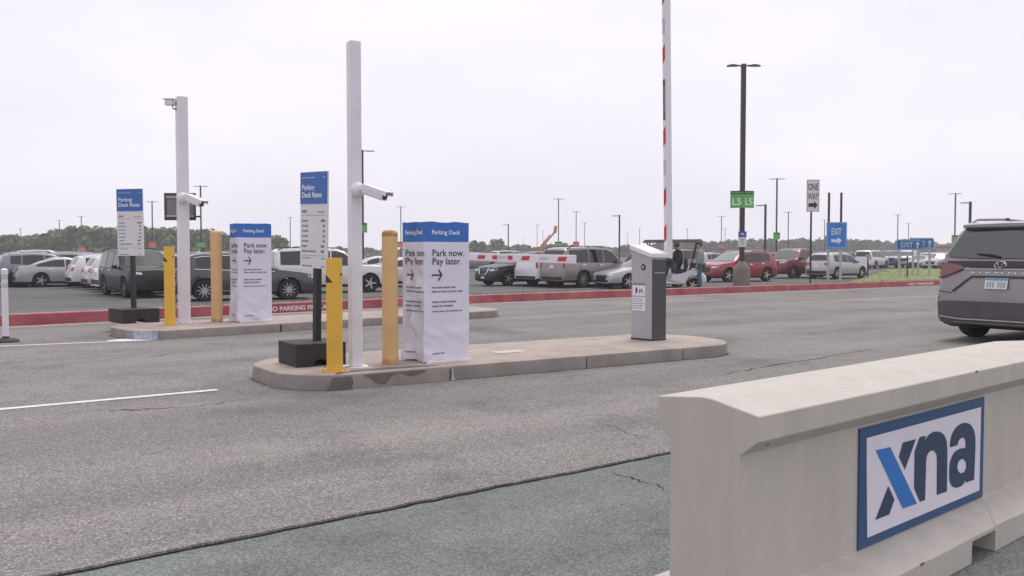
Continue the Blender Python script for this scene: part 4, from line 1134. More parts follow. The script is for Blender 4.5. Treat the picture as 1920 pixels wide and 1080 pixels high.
def car_parts(kind):
    """list of (name, mesh, parent index or None); the body's first slot takes the paint of each car"""
    if kind in CAR_CACHE: return CAR_CACHE[kind]
    sp = CAR[kind]; L, W = sp['L'], sp['W']
    parts = []
    body = car_body(sp).mesh('body', [PLASTIC, PLASTIC], 38); bv = bvh_of(body)
    parts.append(('body', body, None))
    X = lambda xf: L / 2 - xf
    def belt(x): return min(interp(sp['belt'], x), interp(sp['top'], x) - .06)
    # side glass: front, rear, quarter
    x0, x1 = sp['glass_x']
    span = x1 - x0
    cuts = {'suv': [0, .42, .80, 1], 'big': [0, .33, .62, 1], 'sedan': [0, .47, 1], 'pickup': [0, .55, 1], 'van': [0, .34, .68, 1]}[kind]
    for s in ('y+', 'y-'):
        for i in range(len(cuts) - 1):
            a, c = x0 + span * cuts[i] + (.03 if i else 0), x0 + span * cuts[i + 1] - .03
            k = 7; lo, hi = [], []
            for j in range(k):
                xf = a + (c - a) * j / (k - 1)
                zl = belt(xf) + .035; zu = max(zl + .012, interp(sp['top'], xf) - .115)
                lo.append((X(xf), zl)); hi.append((X(xf), zu))
            parts.append(('side_window', patch(bv, s, lo, hi, 12, 4).mesh('side_window', GLASS_DK, 40), None))
    zl, zu, wl_, wu = sp['ws']
    parts.append(('windscreen', patch(bv, 'x+', [(-wl_, zl), (0, zl + .015), (wl_, zl)], [(-wu, zu), (0, zu + .02), (wu, zu)], 12, 6).mesh('windscreen', GLASS_WS, 40), None))
    zl, zu, wl_, wu = sp['rg']
    parts.append(('rear_window', patch(bv, 'x-', [(-wl_, zl), (0, zl - .01), (wl_, zl)], [(-wu, zu), (0, zu + .02), (wu, zu)], 12, 5).mesh('rear_window', GLASS_DK, 40), None))
    # lamps
    zh = interp(sp['top'], .14) - .10
    for s in (-1, 1):
        parts.append(('headlight', patch(bv, 'x+', [(s * W * .26, zh - .07), (s * W * .45, zh - .04)], [(s * W * .27, zh + .015), (s * W * .45, zh + .06)], 6, 3, .010).mesh('headlight', LENS, 40), None))
        zt_ = {'suv': (.86, 1.06), 'big': (.95, 1.45), 'sedan': (.80, .96), 'pickup': (.92, 1.24), 'van': (.92, 1.14)}[kind]
        if kind != 'van':
            parts.append(('tail_light', patch(bv, 'x-', [(s * W * (.30 if kind in ('suv', 'sedan') else .38), zt_[0]), (s * W * .445, zt_[0] - .02)], [(s * W * (.26 if kind in ('suv', 'sedan') else .36), zt_[1] - .04), (s * W * (.43 if kind != 'big' else .41), zt_[1])], 6, 3, .010).mesh('tail_light', TAIL, 40), None))
    # grille, lower intake, bumpers, plates
    zg = zh - .12
    parts.append(('grille', patch(bv, 'x+', [(-W * .20, zg - .16), (W * .20, zg - .16)], [(-W * .25, zg + .10), (W * .25, zg + .10)], 8, 3, .008).mesh('grille', PLASTIC, 40), None))
    parts.append(('intake', patch(bv, 'x+', [(-W * .30, .30), (W * .30, .30)], [(-W * .34, .40), (W * .34, .40)], 8, 2, .008).mesh('intake', PLASTIC, 40), None))
    parts.append(('rear_bumper', patch(bv, 'x-', [(-W * .42, .33), (W * .42, .33)], [(-W * .43, .52), (W * .43, .52)], 10, 3, .010).mesh('rear_bumper', PLASTIC, 40), None))
    zp = {'suv': .80, 'big': 1.0, 'sedan': .78, 'pickup': .62, 'van': .86}[kind]
    if kind != 'van':
        parts.append(('licence_plate', patch(bv, 'x-', [(-.16, zp - .08), (.16, zp - .08)], [(-.16, zp + .07), (.16, zp + .07)], 3, 2, .014).mesh('licence_plate', PLATE_M), None))
    # mirrors, rails, handles
    for s in (-1, 1):
        xm = sp['glass_x'][0] + .22; zm = belt(xm) + .06
        b = MB(); b.box((-.07, -.10, -.065), (.07, .10, .075), M=Matrix.Translation((X(xm), s * (W / 2 + .09), zm + .02)))
        b.box((-.03, -.07, -.02), (.03, .07, .02), M=Matrix.Translation((X(xm), s * (W / 2 - .02), zm - .04)))
        parts.append(('mirror', b.mesh('mirror', PLASTIC, bevel=.02), None))
        for xf in ((x0 + span * .40, x0 + span * .74) if kind != 'pickup' else (x0 + span * .48, x0 + span * .92)):
            zz = belt(xf) - .10
            parts.append(('door_handle', patch(bv, 'y+' if s > 0 else 'y-', [(X(xf) - .1, zz), (X(xf) + .1, zz)], [(X(xf) - .1, zz + .035), (X(xf) + .1, zz + .035)], 3, 1, .025).mesh('door_handle', CHROME), None))
        if kind in ('suv', 'big', 'van'):
            pts = []
            a, c = x0 + span * .28, x0 + span * 1.02
            for j in range(9):
                xf = a + (c - a) * j / 8; zt = interp(sp['top'], xf)
                wr = W / 2 * .965 - sp['tumble'] * (zt - belt(xf)) - .09
                pts.append((X(xf), s * wr, zt + (.045 if 0 < j < 8 else -.005)))
            b = MB(); b.tube(pts, .018, 6); parts.append(('roof_rail', b.mesh('roof_rail', CHROME if kind == 'suv' else PLASTIC, 50), None))
    CAR_CACHE[kind] = parts
    return parts
CAR_GROUP = 'cars parked in the lot'
def car(kind, X_, Y_, heading, paint, label, cat='car', z=LOT_Z, wheel='alloy', scale=1.0, ws=None, group=CAR_GROUP, rails=True, skip=()):
    name = {'suv': 'parked_suv', 'big': 'parked_suv', 'sedan': 'parked_sedan', 'pickup': 'pickup_truck', 'van': 'minivan'}[kind]
    t = thing(name, label, cat, (X_, Y_, z), R(heading), group)
    t.scale = (scale,) * 3
    for nm, me, _ in car_parts(kind):
        if nm in skip: continue
        o = link(nm, me, t)
        if nm == 'body' or nm == 'mirror':
            sl = o.material_slots[0]; sl.link = 'OBJECT'; sl.material = paint
        if nm == 'windscreen' and ws:
            sl = o.material_slots[0]; sl.link = 'OBJECT'; sl.material = ws
    sp = CAR[kind]; ty, rm = wheel_meshes(sp['r'], wheel)
    for xf in (sp['fw'], sp['rw']):
        for s in (1, -1):
            Mx = Matrix.Translation((sp['L'] / 2 - xf, s * (sp['W'] / 2 - .035), sp['r'])) @ Matrix.Rotation(math.pi if s > 0 else 0, 4, 'Z')
            w = link('wheel', ty, t, Mx)
            link('rim', rm, w)
    return t
P_GREY = mat_paint('paint_graphite', (0.060, 0.060, 0.064)); P_WHITE = mat_paint('paint_white', (0.68, 0.66, 0.68), 0.0)
P_BLACK = mat('paint_black', (0.014, 0.015, 0.016), rough=.42, var=.04, scale=3, coat=.35, spec=.4); P_SILVER = mat_paint('paint_silver', (0.42, 0.42, 0.44), 0.4)
P_PEWTER = mat_paint('paint_pewter', (0.25, 0.225, 0.215), 0.35); P_RED = mat_paint('paint_red', (0.27, 0.022, 0.045), 0.25)
P_MAROON = mat_paint('paint_maroon', (0.18, 0.018, 0.032), 0.2); P_BLUE = mat_paint('paint_blue', (0.03, 0.045, 0.13), 0.3)
P_STEEL = mat_paint('paint_steel', (0.20, 0.205, 0.22), 0.35); P_PEARL = mat_paint('paint_pearl', (0.60, 0.58, 0.57), 0.1)
P_VAN = mat_paint('paint_predawn', (0.23, 0.205, 0.215), 0.35); P_OLIVE = mat('paint_dark_green', (0.014, 0.018, 0.017), rough=.45, var=.04, scale=3, coat=.25, spec=.3)

def at(px, Y): return XAT(px, Y), Y
def from_rear(px, Y, h, L): return XAT(px, Y) + math.cos(R(h)) * L / 2, Y + math.sin(R(h)) * L / 2
car('suv', -9.5, 32.2, 23, P_GREY, 'graphite SUV with silver roof rails behind the far wrapped kiosk', 'car', wheel='multi')
car('big', -7.75, 38.3, 24, P_WHITE, 'large white SUV behind the front of the graphite SUV', 'car', scale=.96)
car('sedan', *at(775, 45), 20, P_PEARL, 'white sedan half hidden behind the near wrapped kiosk', 'car')
car('big', *at(258, 35), -52, P_OLIVE, 'black SUV behind the upright rates sign', 'car', wheel='dark', ws=mat_glass('black_glass', (0.008, 0.009, 0.009), .15, .12), scale=.93)
car('suv', *from_rear(203, 36, 37, 4.68), 37, P_STEEL, 'silver grey SUV with dark spoiler left of the black SUV', 'car')
car('sedan', *from_rear(177, 38.2, 37, 4.85), 37, P_WHITE, 'white sedan next left of the silver grey SUV', 'car')
car('suv', *from_rear(150, 40.3, 37, 4.68), 37, P_PEARL, 'pearl hatchback second left of the silver grey SUV', 'car', scale=.93)
car('suv', *from_rear(122, 42.5, 37, 4.68), 37, P_WHITE, 'white SUV with red tail light third left of the silver grey SUV', 'car', scale=.95)
car('suv', *at(100, 46.5), 214, P_STEEL, 'grey SUV facing left behind the row of white cars', 'car')
car('sedan', *from_rear(24, 43.5, 37, 4.85), 37, P_SILVER, 'silver sedan behind the delineator post', 'car')
car('suv', *from_rear(-14, 44, 37, 4.68), 37, P_STEEL, 'grey car cut by the left picture edge', 'car')
car('sedan', *from_rear(96, 44.7, 37, 4.85), 37, P_PEARL, 'pearl sedan fourth left of the silver grey SUV', 'car')
car('sedan', *at(30, 62), 20, P_SILVER, 'pale sedan roof far beyond the delineator post', 'car')
car('suv', *at(130, 66), 200, P_BLACK, 'dark SUV roof far beyond the white hatchbacks', 'car')
car('suv', .42, 46.6, 217, P_BLACK, 'black SUV with chrome grille below the lowered arm', 'car')
car('pickup', *from_rear(985, 44.2, 39, 5.85), 39, P_WHITE, 'white pickup tail between black SUV and pewter SUV', 'car')
car('big', 3.9, 44.4, 38, P_PEWTER, 'boxy pewter SUV seen from behind below the arm tip', 'car', wheel='multi')
car('sedan', *at(1208, 43.0), 207, P_SILVER, 'silver sedan facing left behind the near gate cabinet', 'car')
car('suv', *at(1380, 52.5), 211, P_RED, 'red SUV behind the lamp post base', 'car', scale=1.06, ws=mat_glass('green_tint_glass', (0.16, 0.24, 0.21), .06, .9))
car('pickup', *at(1492, 60.5), 222, P_MAROON, 'maroon pickup truck behind the one way sign post', 'car')
car('suv', *at(1570, 58.5), 38, P_SILVER, 'silver grey SUV tail behind the exit arrow sign posts', 'car')
car('big', *at(1634, 96), 48, P_WHITE, 'white SUV beyond the grass bank right of the exit arrow sign', 'car')
car('pickup', *at(1668, 100), 246, P_BLUE, 'dark blue pickup facing out beyond the grass bank', 'car')
car('pickup', *at(1702, 103), 236, P_WHITE, 'white pickup behind the wide exit sign', 'car')
car('sedan', *at(1728, 98), 225, P_STEEL, 'steel grey sedan below the wide exit sign', 'car')
car('suv', *at(1760, 92), 225, P_SILVER, 'silver SUV below the farther exit sign', 'car')
car('suv', *at(1800, 88), 230, P_PEWTER, 'pewter SUV beside the minivan tail light', 'car')
# farther rows seen over the bonnets
far = [(890, 84, 25, 'suv', P_STEEL), (1032, 72, 40, 'suv', P_BLACK), (1110, 86, 210, 'sedan', P_WHITE), (1230, 62, 40, 'suv', P_BLACK), (1262, 70, 220, 'big', P_STEEL), (1335, 78, 40, 'suv', P_SILVER),
       (1468, 92, 40, 'suv', P_BLACK), (1530, 100, 225, 'sedan', P_WHITE), (1588, 110, 40, 'suv', P_GREY), (640, 70, 25, 'suv', P_SILVER), (440, 64, 25, 'big', P_BLACK), (350, 60, 210, 'suv', P_BLACK), (700, 58, 200, 'sedan', P_WHITE), (90, 84, 20, 'big', P_WHITE), (170, 95, 22, 'suv', P_PEARL), (40, 98, 20, 'suv', P_GREY), (1690, 130, 40, 'big', P_SILVER), (1745, 140, 40, 'suv', P_WHITE), (960, 110, 30, 'big', P_WHITE), (905, 120, 30, 'suv', P_BLUE)]
far_lab = ['steel grey SUV in the far row left of the lowered arm', 'black SUV roof just above the pewter SUV', 'white sedan in the far row beyond the pewter SUV', 'black SUV behind the upright arm foot', 'steel SUV behind the golf cart canopy', 'silver SUV beyond the red SUV bonnet', 'black SUV beyond the maroon pickup', 'white sedan beyond the one way sign post', 'graphite SUV beyond the silver grey SUV at the exit arrow sign',
           'silver SUV beyond the large white SUV', 'black SUV beyond the graphite SUV roof', 'black SUV beyond the far yellow post', 'white sedan beyond the near tan bollard', 'white SUV in the back row at the left wood', 'pearl SUV in the back row at the left wood', 'graphite SUV in the back row at the left wood', 'silver SUV in the back row beyond the exit signs', 'white SUV in the back row beyond the exit signs', 'white SUV in the back row above the lowered arm', 'blue SUV in the back row above the lowered arm']
for (px, Y, h, k, pt), lb in zip(far, far_lab): car(k, *at(px, Y), h, pt, lb, 'car')

# chrome details for named cars
def find(label): return next(o for o in bpy.data.objects if o.get('label') == label)
bs = find('black SUV with chrome grille below the lowered arm'); sp = CAR['suv']
bv = bvh_of(CAR_CACHE['suv'][0][1])
b = patch(bv, 'x+', [(-.30, .58), (-.24, .56)], [(-.46, .86), (-.36, .86)], 3, 4, .02); b2 = patch(bv, 'x+', [(.24, .56), (.30, .58)], [(.36, .86), (.46, .86)], 3, 4, .02)
b.build('grille_chrome', CHROME, bs); b2.build('grille_chrome', CHROME, bs)
b = patch(bv, 'x+', [(-.30, .54), (.30, .54)], [(-.30, .60), (.30, .60)], 6, 1, .02); b.build('grille_chrome', CHROME, bs)
b = patch(bv, 'x+', [(-.15, .36), (.15, .36)], [(-.15, .48), (.15, .48)], 4, 2, .02); b.build('licence_plate', PLATE_M, bs)
gs = find('graphite SUV with silver roof rails behind the far wrapped kiosk')
x0, x1 = sp['glass_x']
for side in ('y+', 'y-'):
    lo, hi, up0, up1 = [], [], [], []
    for j in range(14):
        xf = x0 - .03 + (x1 + .05 - x0) * j / 13; z = min(interp(sp['belt'], xf), interp(sp['top'], xf) - .06)
        lo.append((sp['L'] / 2 - xf, z + .012)); hi.append((sp['L'] / 2 - xf, z + .032))
        zu = max(z + .04, interp(sp['top'], xf) - .108); up0.append((sp['L'] / 2 - xf, zu)); up1.append((sp['L'] / 2 - xf, zu + .020))
    patch(bv, side, lo, hi, 24, 1, .012).build('window_trim', CHROME, gs); patch(bv, side, up0, up1, 24, 1, .012).build('window_trim', CHROME, gs)
    patch(bv, side, [(-.9, .335), (.9, .335)], [(-.9, .355), (.9, .355)], 10, 1, .014).build('sill_trim', CHROME, gs)

# ------------------------------------------------------------------ the minivan driving off at the right
VH = 35.5
hv = Vector((math.cos(R(VH)), math.sin(R(VH))))
rear = Vector((XAT(1872, 12.95), 12.95)); vc = rear + hv * (5.17 / 2)
mv = car('van', vc.x, vc.y, VH, P_VAN, 'grey brown minivan driving away at the right edge', 'minivan', z=0.0, wheel='dark', group='', scale=1.03, skip=('rear_bumper', 'rear_window', 'roof_rail'))
mv.name = 'minivan'
bv = bvh_of(CAR_CACHE['van'][0][1])
def vp(name, lower, upper, m, n=12, k=4, off=.010, parent=None):
    o = patch(bv, 'x-', lower, upper, n, k, off).build(name, m, parent or mv, smooth=40); return o
VGLASS = mat_glass('minivan_rear_glass', (0.055, 0.062, 0.062), .06, .9)
gl = vp('rear_window', [(-.80, 1.225), (-.4, 1.20), (.4, 1.20), (.80, 1.225)], [(-.64, 1.60), (-.3, 1.615), (.3, 1.615), (.64, 1.60)], VGLASS, 20, 8, .012)
# roof spoiler
b = MB(); pr = []
for i in range(17):
    y = -.68 + 1.36 * i / 16; k = abs(y) / .68
    pr.append((y, k))
vs = []; fs = []
for i, (y, k) in enumerate(pr):
    xb = -2.585 + .47 + .03 * k * k
    vs += [(xb + .10, y, 1.732 - .012 * k), (xb - .115, y * .985, 1.700 - .012 * k), (xb - .12, y * .985, 1.650 - .008 * k), (xb + .02, y, 1.640)]
    if i: o = 4 * i; fs += [(o - 4, o, o + 1, o - 3), (o - 3, o + 1, o + 2, o - 2), (o - 2, o + 2, o + 3, o - 1), (o - 1, o + 3, o, o - 4)]
fs += [(0, 1, 2, 3), (64, 67, 66, 65)]
b.add(vs, fs); sp_ = b.build('spoiler', P_VAN, mv, smooth=35)
b = MB(); b.box((-2.585 + .352, -.60, 1.618), (-2.585 + .362, .60, 1.652)); b.build('spoiler_trim', PLASTIC, sp_)
# dark trim band, chrome line, badge, letters
band = vp('trim_band', [(-.70, 1.105), (-.4, 1.075), (.4, 1.075), (.70, 1.105)], [(-.80, 1.155), (-.45, 1.16), (.45, 1.16), (.80, 1.155)], PLASTIC, 18, 3, .014)
vp('chrome_strip', [(-.50, 1.042), (.50, 1.042)], [(-.50, 1.050), (.50, 1.050)], STEEL, 16, 1, .016)
def on_rear(y, z, off):
    h = bv.ray_cast(Vector((-6, y, z)), Vector((1, 0, 0))); return h[0] + Vector((-off, 0, 0))
def ring(b, cy, cz, ry, rz, w, off):
    n = 26; vs = []; fs = []
    for i in range(n):
        a = 2 * math.pi * i / n
        for (k, o2) in ((0, off), (1, off + .012), (2, off)):
            q = (1 + (k - 1) * w); vs.append(on_rear(cy + ry * math.cos(a) * q, cz + rz * math.sin(a) * q, o2))
    for i in range(n):
        j = (i + 1) % n; fs += [(3 * i, 3 * j, 3 * j + 1, 3 * i + 1), (3 * i + 1, 3 * j + 1, 3 * j + 2, 3 * i + 2)]
    b.add(vs, fs)
b = MB(); ring(b, 0, 1.115, .078, .052, .12, .016); ring(b, 0, 1.122, .032, .043, .18, .02); ring(b, 0, 1.137, .055, .02, .2, .022); b.build('emblem', CHROME, band, smooth=50)['kind'] = 'stuff'
me = text_mesh('S I E N N A', .06, CHROME, align='CENTER', extrude=0, fit=.80)
for v in me.vertices: v.co = on_rear(-v.co.x, .995 + v.co.y * .42, .012)
link('lettering', me, mv)
for s in (-1, 1):
    tl_ = vp('tail_light', [(s * .50, 1.055), (s * .66, .985), (s * .80, .93), (s * .975, .935)], [(s * .52, 1.085), (s * .68, 1.12), (s * .82, 1.135), (s * .965, 1.13)], TAIL_DK, 14, 4, .016)
    patch(bv, 'y+' if s > 0 else 'y-', [(-2.42, .935), (-2.2, .97), (-2.02, 1.03)], [(-2.42, 1.13), (-2.2, 1.12), (-2.02, 1.06)], 8, 3, .014).build('tail_light_side', TAIL_DK, tl_)
    vp('tail_light_edge', [(s * .52, 1.040), (s * .66, .968), (s * .80, .912), (s * .97, .918)], [(s * .52, 1.052), (s * .66, .982), (s * .80, .928), (s * .97, .933)], PLASTIC, 14, 1, .018, tl_)
    vp('reflector', [(s * .86, .60), (s * .955, .62)], [(s * .86, .625), (s * .955, .86)], PLASTIC, 4, 4, .014)
    # sculpted crease of the tailgate recess
    vp('recess_edge', [(s * .36, .93), (s * .60, .72)], [(s * .38, .945), (s * .63, .735)], PLASTIC, 6, 1, .010)
    vp('bumper_crease', [(s * .62, .70), (s * .93, .735)], [(s * .62, .712), (s * .93, .747)], PLASTIC, 6, 1, .009)
    pts = []
    for j in range(9):
        xf = 2.3 + (4.62 - 2.3) * j / 8; zt = interp(CAR['van']['top'], xf)
        pts.append((2.585 - xf, s * (.70 - .02 * (j == 8)), zt + (.058 if 0 < j < 8 else 0)))
    b = MB(); b.tube(pts, .020, 8); rl = b.build('roof_rail', P_VAN, mv, smooth=50)
    b = MB(); b.box((-.9, s * .70 - .03, 1.775), (-.83, s * .70 + .03, 1.82)); b.build('rail_clamp', PLASTIC, rl, bevel=.01)
vp('recess_edge', [(-.37, .930), (.37, .930)], [(-.37, .955), (.37, .955)], PLASTIC, 8, 1, .016)
plt = vp('licence_plate', [(-.155, .775), (.155, .775)], [(-.155, .925), (.155, .925)], PLATE_M, 4, 2, .020)
vp('plate_band', [(-.15, .895), (.15, .895)], [(-.15, .921), (.15, .921)], mat('plate_blue', (0.10, 0.26, 0.40), .5), 4, 1, .023, plt)
b = MB()
for i in range(7):
    if i == 3: continue
    y = .115 - i * .038; pts = [on_rear(y + dy, z, .023 + .006) for dy, z in ((-.012, .80), (.012, .80), (.012, .875), (-.012, .875))]; b.add(pts, [(0, 1, 2, 3)])
b.build('plate_characters', mat('plate_ink', (0.30, 0.33, 0.40), .6), plt)['kind'] = 'stuff'
vp('lower_bumper', [(-.90, .30), (-.6, .285), (.6, .285), (.90, .30)], [(-.935, .575), (-.6, .60), (.6, .60), (.935, .575)], mat('minivan_cladding', (0.075, 0.070, 0.078), .55, var=.08), 20, 5, .016)
vp('bumper_strip', [(-.91, .375), (-.5, .335), (.5, .335), (.91, .375)], [(-.91, .392), (-.5, .352), (.5, .352), (.91, .392)], GREY_BOX, 18, 1, .020)
# rear wiper
b = MB(); b.tube([on_rear(.02, 1.225, .03), on_rear(.16, 1.255, .04), on_rear(.36, 1.27, .035)], [.014, .022, .009], 8); b.build('wiper', PLASTIC, mv, smooth=50)

# ------------------------------------------------------------------ lamp posts
POLE_TOP = CAM_H + 9.4
def lamp_head(kind):
    b = MB()
    # flat tapered luminaire on a short arm, local +x outwards
    b.box((.0, -.03, -.03), (.22, .03, .03))
    return b
def flat_sign(t, w, h, z, y, m_top, m_body, words=None, ink=PRINT_WHITE, fold=0.0, x=0.0):
    pan = None
    b = MB(); b.box((x - w / 2, y - .012, z - h / 2), (x + w / 2, y + .012, z + h / 2)); pan = b.build('sign_panel', m_body, t)
    b = MB(); b.box((x - w / 2, y - .015, z + h / 2 - h * .2), (x + w / 2, y - .0125, z + h / 2)); b.build('sign_header', m_top, pan)
    if words:
        put_text(words, h * .52, ink, pan, x, y - .017, z - h * .36, align='CENTER', bold=.004 * h)
    return pan
HEADS_CACHE = {}
def lamp_post(px, ytop, kind, sign, label, top=9.4, thick=.085, Y=None, head=1.0, lot=LOT_Z, group='lamp posts in the parking lot', spx=None, base=True, yaw=0.0):
    Y = Y or top * F_PX / (HOR - ytop)
    zt = ZAT(ytop, Y); X_ = XAT(px, Y)
    t = thing('lamp_post', label, 'lamp post', (X_, Y, lot), yaw, group)
    H_ = zt - lot
    b = MB(); b.box((-thick, -thick, .6), (thick, thick, H_)); b.build('pole', DARK, t)
    b = MB(); b.lathe([(.32, -.4), (.32, .56), (.29, .60), (0, .60)], 16); b.build('concrete_base', CONC_SIDE, t, smooth=40)
    sides = {'T': (-1, 1), 'L': (-1,), 'R': (1,)}[kind]
    for s in sides:
        b = MB(); b.box((s * thick if s > 0 else -.35 * head, -.03, H_ - .14), (.35 * head if s > 0 else -thick, .03, H_ - .08)); ar = b.build('arm', DARK, t)
        vs = [(s * .28 * head, -.10, H_ - .145), (s * .28 * head, .10, H_ - .145), (s * 1.0 * head, .17, H_ - .13), (s * 1.0 * head, -.17, H_ - .13),
              (s * .28 * head, -.10, H_ - .06), (s * .28 * head, .10, H_ - .06), (s * 1.0 * head, .15, H_ - .09), (s * 1.0 * head, -.15, H_ - .09)]
        b = MB(); b.add(vs, [(0, 3, 2, 1), (4, 5, 6, 7), (0, 1, 5, 4), (1, 2, 6, 5), (2, 3, 7, 6), (3, 0, 4, 7)]); lh = b.build('lamp_head', DARK, t)
        b = MB(); b.box((min(s * .4 * head, s * .92 * head), -.11, H_ - .155), (max(s * .4 * head, s * .92 * head), .11, H_ - .1455)); b.build('lens', LENS, lh)
    if sign:
        col, y0, y1, w = sign
        z0, z1 = ZAT(y1, Y) - lot, ZAT(y0, Y) - lot
        m_b = {'g': GREEN, 'r': SIGN_RED}[col]
        flat_sign(t, w, z1 - z0, (z0 + z1) / 2, -thick - .03, GREEN_DK if col == 'g' else mat('sign_dark_red', (0.33, 0.06, 0.06), .5), m_b)
    return t
# the nearest lamp post, with the L5 signs and a small notice
Yp = 42.5; zt = ZAT(120, Yp); PB = -0.10
t = thing('lamp_post', 'tallest black twin head lamp post with green L5 signs', 'lamp post', (XAT(1390.5, Yp), Yp, PB), 0, 'lamp posts in the parking lot')
H_ = zt - PB
b = MB(); b.box((-.105, -.105, .85), (.105, .105, H_)); b.build('pole', DARK, t, bevel=.012)
b = MB(); b.lathe([(.40, -.3), (.40, .62), (.37, .70), (.26, .86), (.16, 1.02), (0, 1.02)], 20); b.build('concrete_base', mat_concrete('post_base_concrete', (0.23, 0.20, 0.175), .3), t, smooth=35)
for s in (-1, 1):
    b = MB(); b.tube([(s * .09, 0, H_ - .12), (s * .22, 0, H_ - .06), (s * .34, 0, H_ - .07)], .035, 8); b.build('arm', DARK, t, smooth=50)
    b = MB(); vs = []
    prof_ = [(.26, .09, .05), (.42, .15, .085), (.62, .17, .075), (.78, .11, .035)]
    for (x, w, h) in prof_:
        vs += [(s * x, -w, H_ - .11), (s * x, w, H_ - .11), (s * x, w * .8, H_ - .11 + h), (s * x, -w * .8, H_ - .11 + h)]
    fs = [(0, 1, 2, 3), (12, 15, 14, 13)]
    for i in range(3): fs += [(4 * i + k, 4 * i + (k + 1) % 4, 4 * i + 4 + (k + 1) % 4, 4 * i + 4 + k) for k in range(4)]
    b.add(vs, fs); lh = b.build('lamp_head', DARK, t, smooth=40)
    b = MB(); b.box((min(s * .36, s * .7), -.10, H_ - .118), (max(s * .36, s * .7), .10, H_ - .1105)); b.build('lens', LENS, lh)
for s in (-1, 1):    # two L5 panels folded round the pole
    z0, z1 = ZAT(390, Yp) - PB, ZAT(358, Yp) - PB
    Mx = Matrix.Translation((0, -.20, 0)) @ Matrix.Rotation(s * R(24), 4, 'Z')
    w = .60
    b = MB(); b.box((0 if s > 0 else -w, -.012, z0), (w if s > 0 else 0, .012, z1), M=Mx); pan = b.build('sign_panel', GREEN, t)
    b = MB(); b.box((0.01 if s > 0 else -w, -.0165, z1 - .16), (w if s > 0 else -.01, -.0125, z1), M=Mx); b.build('sign_header', GREEN_DK, pan)
    hb = MB(); bars(hb, .06 if s > 0 else -w + .06, 9, z1 - .11, .05, -.017, [.12, .2, .1]); me = hb.mesh('small_print', MATS['sign_green']); me.transform(Mx); link('small_print', me, pan)['kind'] = 'stuff'
    me = text_mesh('L5', .46, PRINT_WHITE, align='CENTER', bold=.008); link('lettering', me, pan, Mx @ Matrix.Translation((s * w * .5, -.018, z0 + .14)) @ TXT_ROT)
    b = MB(); b.box((s * .02 - .01, .013, (z0 + z1) / 2 - .03), (s * .02 + .01, .12, (z0 + z1) / 2 + .03), M=Mx); b.build('bracket', STEEL, pan)
z0, z1 = ZAT(463, Yp) - PB, ZAT(434, Yp) - PB
b = MB(); b.box((-.20, -.13, z0), (.18, -.112, z1)); pan = b.build('notice_panel', SIGN_WHITE, t)
b = MB(); b.box((-.20, -.134, z1 - .26), (.18, -.1305, z1)); b.build('notice_header', mat('notice_blue', (0.03, 0.07, 0.33), .5), pan)
b = MB(); b.box((-.10, -.138, z1 - .17), (.08, -.1345, z1 - .08)); b.build('notice_symbol', PRINT_PALE, pan)
b = MB()
for i in range(4): bars(b, -.12, .13, z0 + .10 + i * .08, .035, -.131, [.06, .1])
b.build('small_print', INK_GREY, pan)['kind'] = 'stuff'

L = [
 (378, 348, 'T', ('g', 452, 464, 1.25), 'twin head lamp post with green sign right of the far white pole'),
 (287, 377, 'T', ('r', 452, 466, 1.25), 'twin head lamp post with red sign right of the upright rates sign'),
 (154, 405, 'T', ('r', 462, 476, 1.6), 'twin head lamp post with red sign, right of two before the tallest trees'),
 (113, 413, 'T', ('r', 465, 477, 1.7), 'twin head lamp post with red sign, left of two before the tallest trees'),
 (40, 428, 'T', ('r', 470, 480, 1.9), 'small twin head lamp post with red sign at the far left'),
 (545, 407, 'T', None, 'twin head lamp post between far kiosk and leaning rates sign'),
 (752, 387, 'T', ('r', 453, 464, 1.4), 'twin head lamp post with red sign left of the near kiosk'),
 (1007, 421, 'T', None, 'twin head lamp post left of the orange boom'),
 (1018, 433, 'T', None, 'faint small lamp post behind the orange boom'),
 (981, 445, 'T', None, 'faintest lamp post above the lowered arm'),
 (1047, 372, 'T', ('g', 453, 464, 1.3), 'twin head lamp post with green sign above the pewter SUV'),
 (1080, 396, 'T', ('r', 453, 463, 1.4), 'twin head lamp post with red sign above the pewter SUV'),
 (1096, 417, 'T', None, 'slim lamp post right of the red signed one above the pewter SUV'),
 (1176, 438, 'T', None, 'faint lamp post left of the near gate lid'),
 (1199, 427, 'T', None, 'slim lamp post above the near gate lid'),
 (1288, 428, 'T', None, 'faint lamp post above the golf cart canopy'),
 (1352, 405, 'T', ('r', 457, 465, 1.4), 'twin head lamp post left of the L5 signs'),
 (1359, 428, 'T', None, 'faint lamp post just left of the L5 lamp post'),
 (1455, 334, 'T', ('g', 436, 449, .85), 'twin head lamp post with small green sign right of the L5 signs'),
 (1477, 397, 'T', None, 'slim lamp post right of the small green sign'),
 (1545, 412, 'T', None, 'slim lamp post left of the exit arrow sign'),
 (1682, 402, 'T', None, 'twin head lamp post above the wide exit sign'),
 (1702, 418, 'T', None, 'slim lamp post above the gap of the two exit signs'),
 (1789, 362, 'T', ('g', 441, 456, 1.1), 'twin head lamp post with green sign left of the minivan roof'),
]
for px, yt, k, sg_, lb in L: lamp_post(px, yt, k, sg_, lb, thick=.085)
lamp_post(681, 281, 'R', ('g', 418, 436, .8), 'single arm lamp post with green sign behind the near white pole', head=1.1)
for px, yt, lb in ((953, 420, 'single arm lamp post above the left of the lowered arm'), (1161, 403, 'single arm lamp post between pewter SUV and gate cabinet'), (1434, 383, 'single arm lamp post between L5 signs and small green sign'), (1817, 378, 'single arm lamp post just left of the minivan roof')):
    lamp_post(px, yt, 'L', None, lb, top=4.35, thick=.085, head=.85)

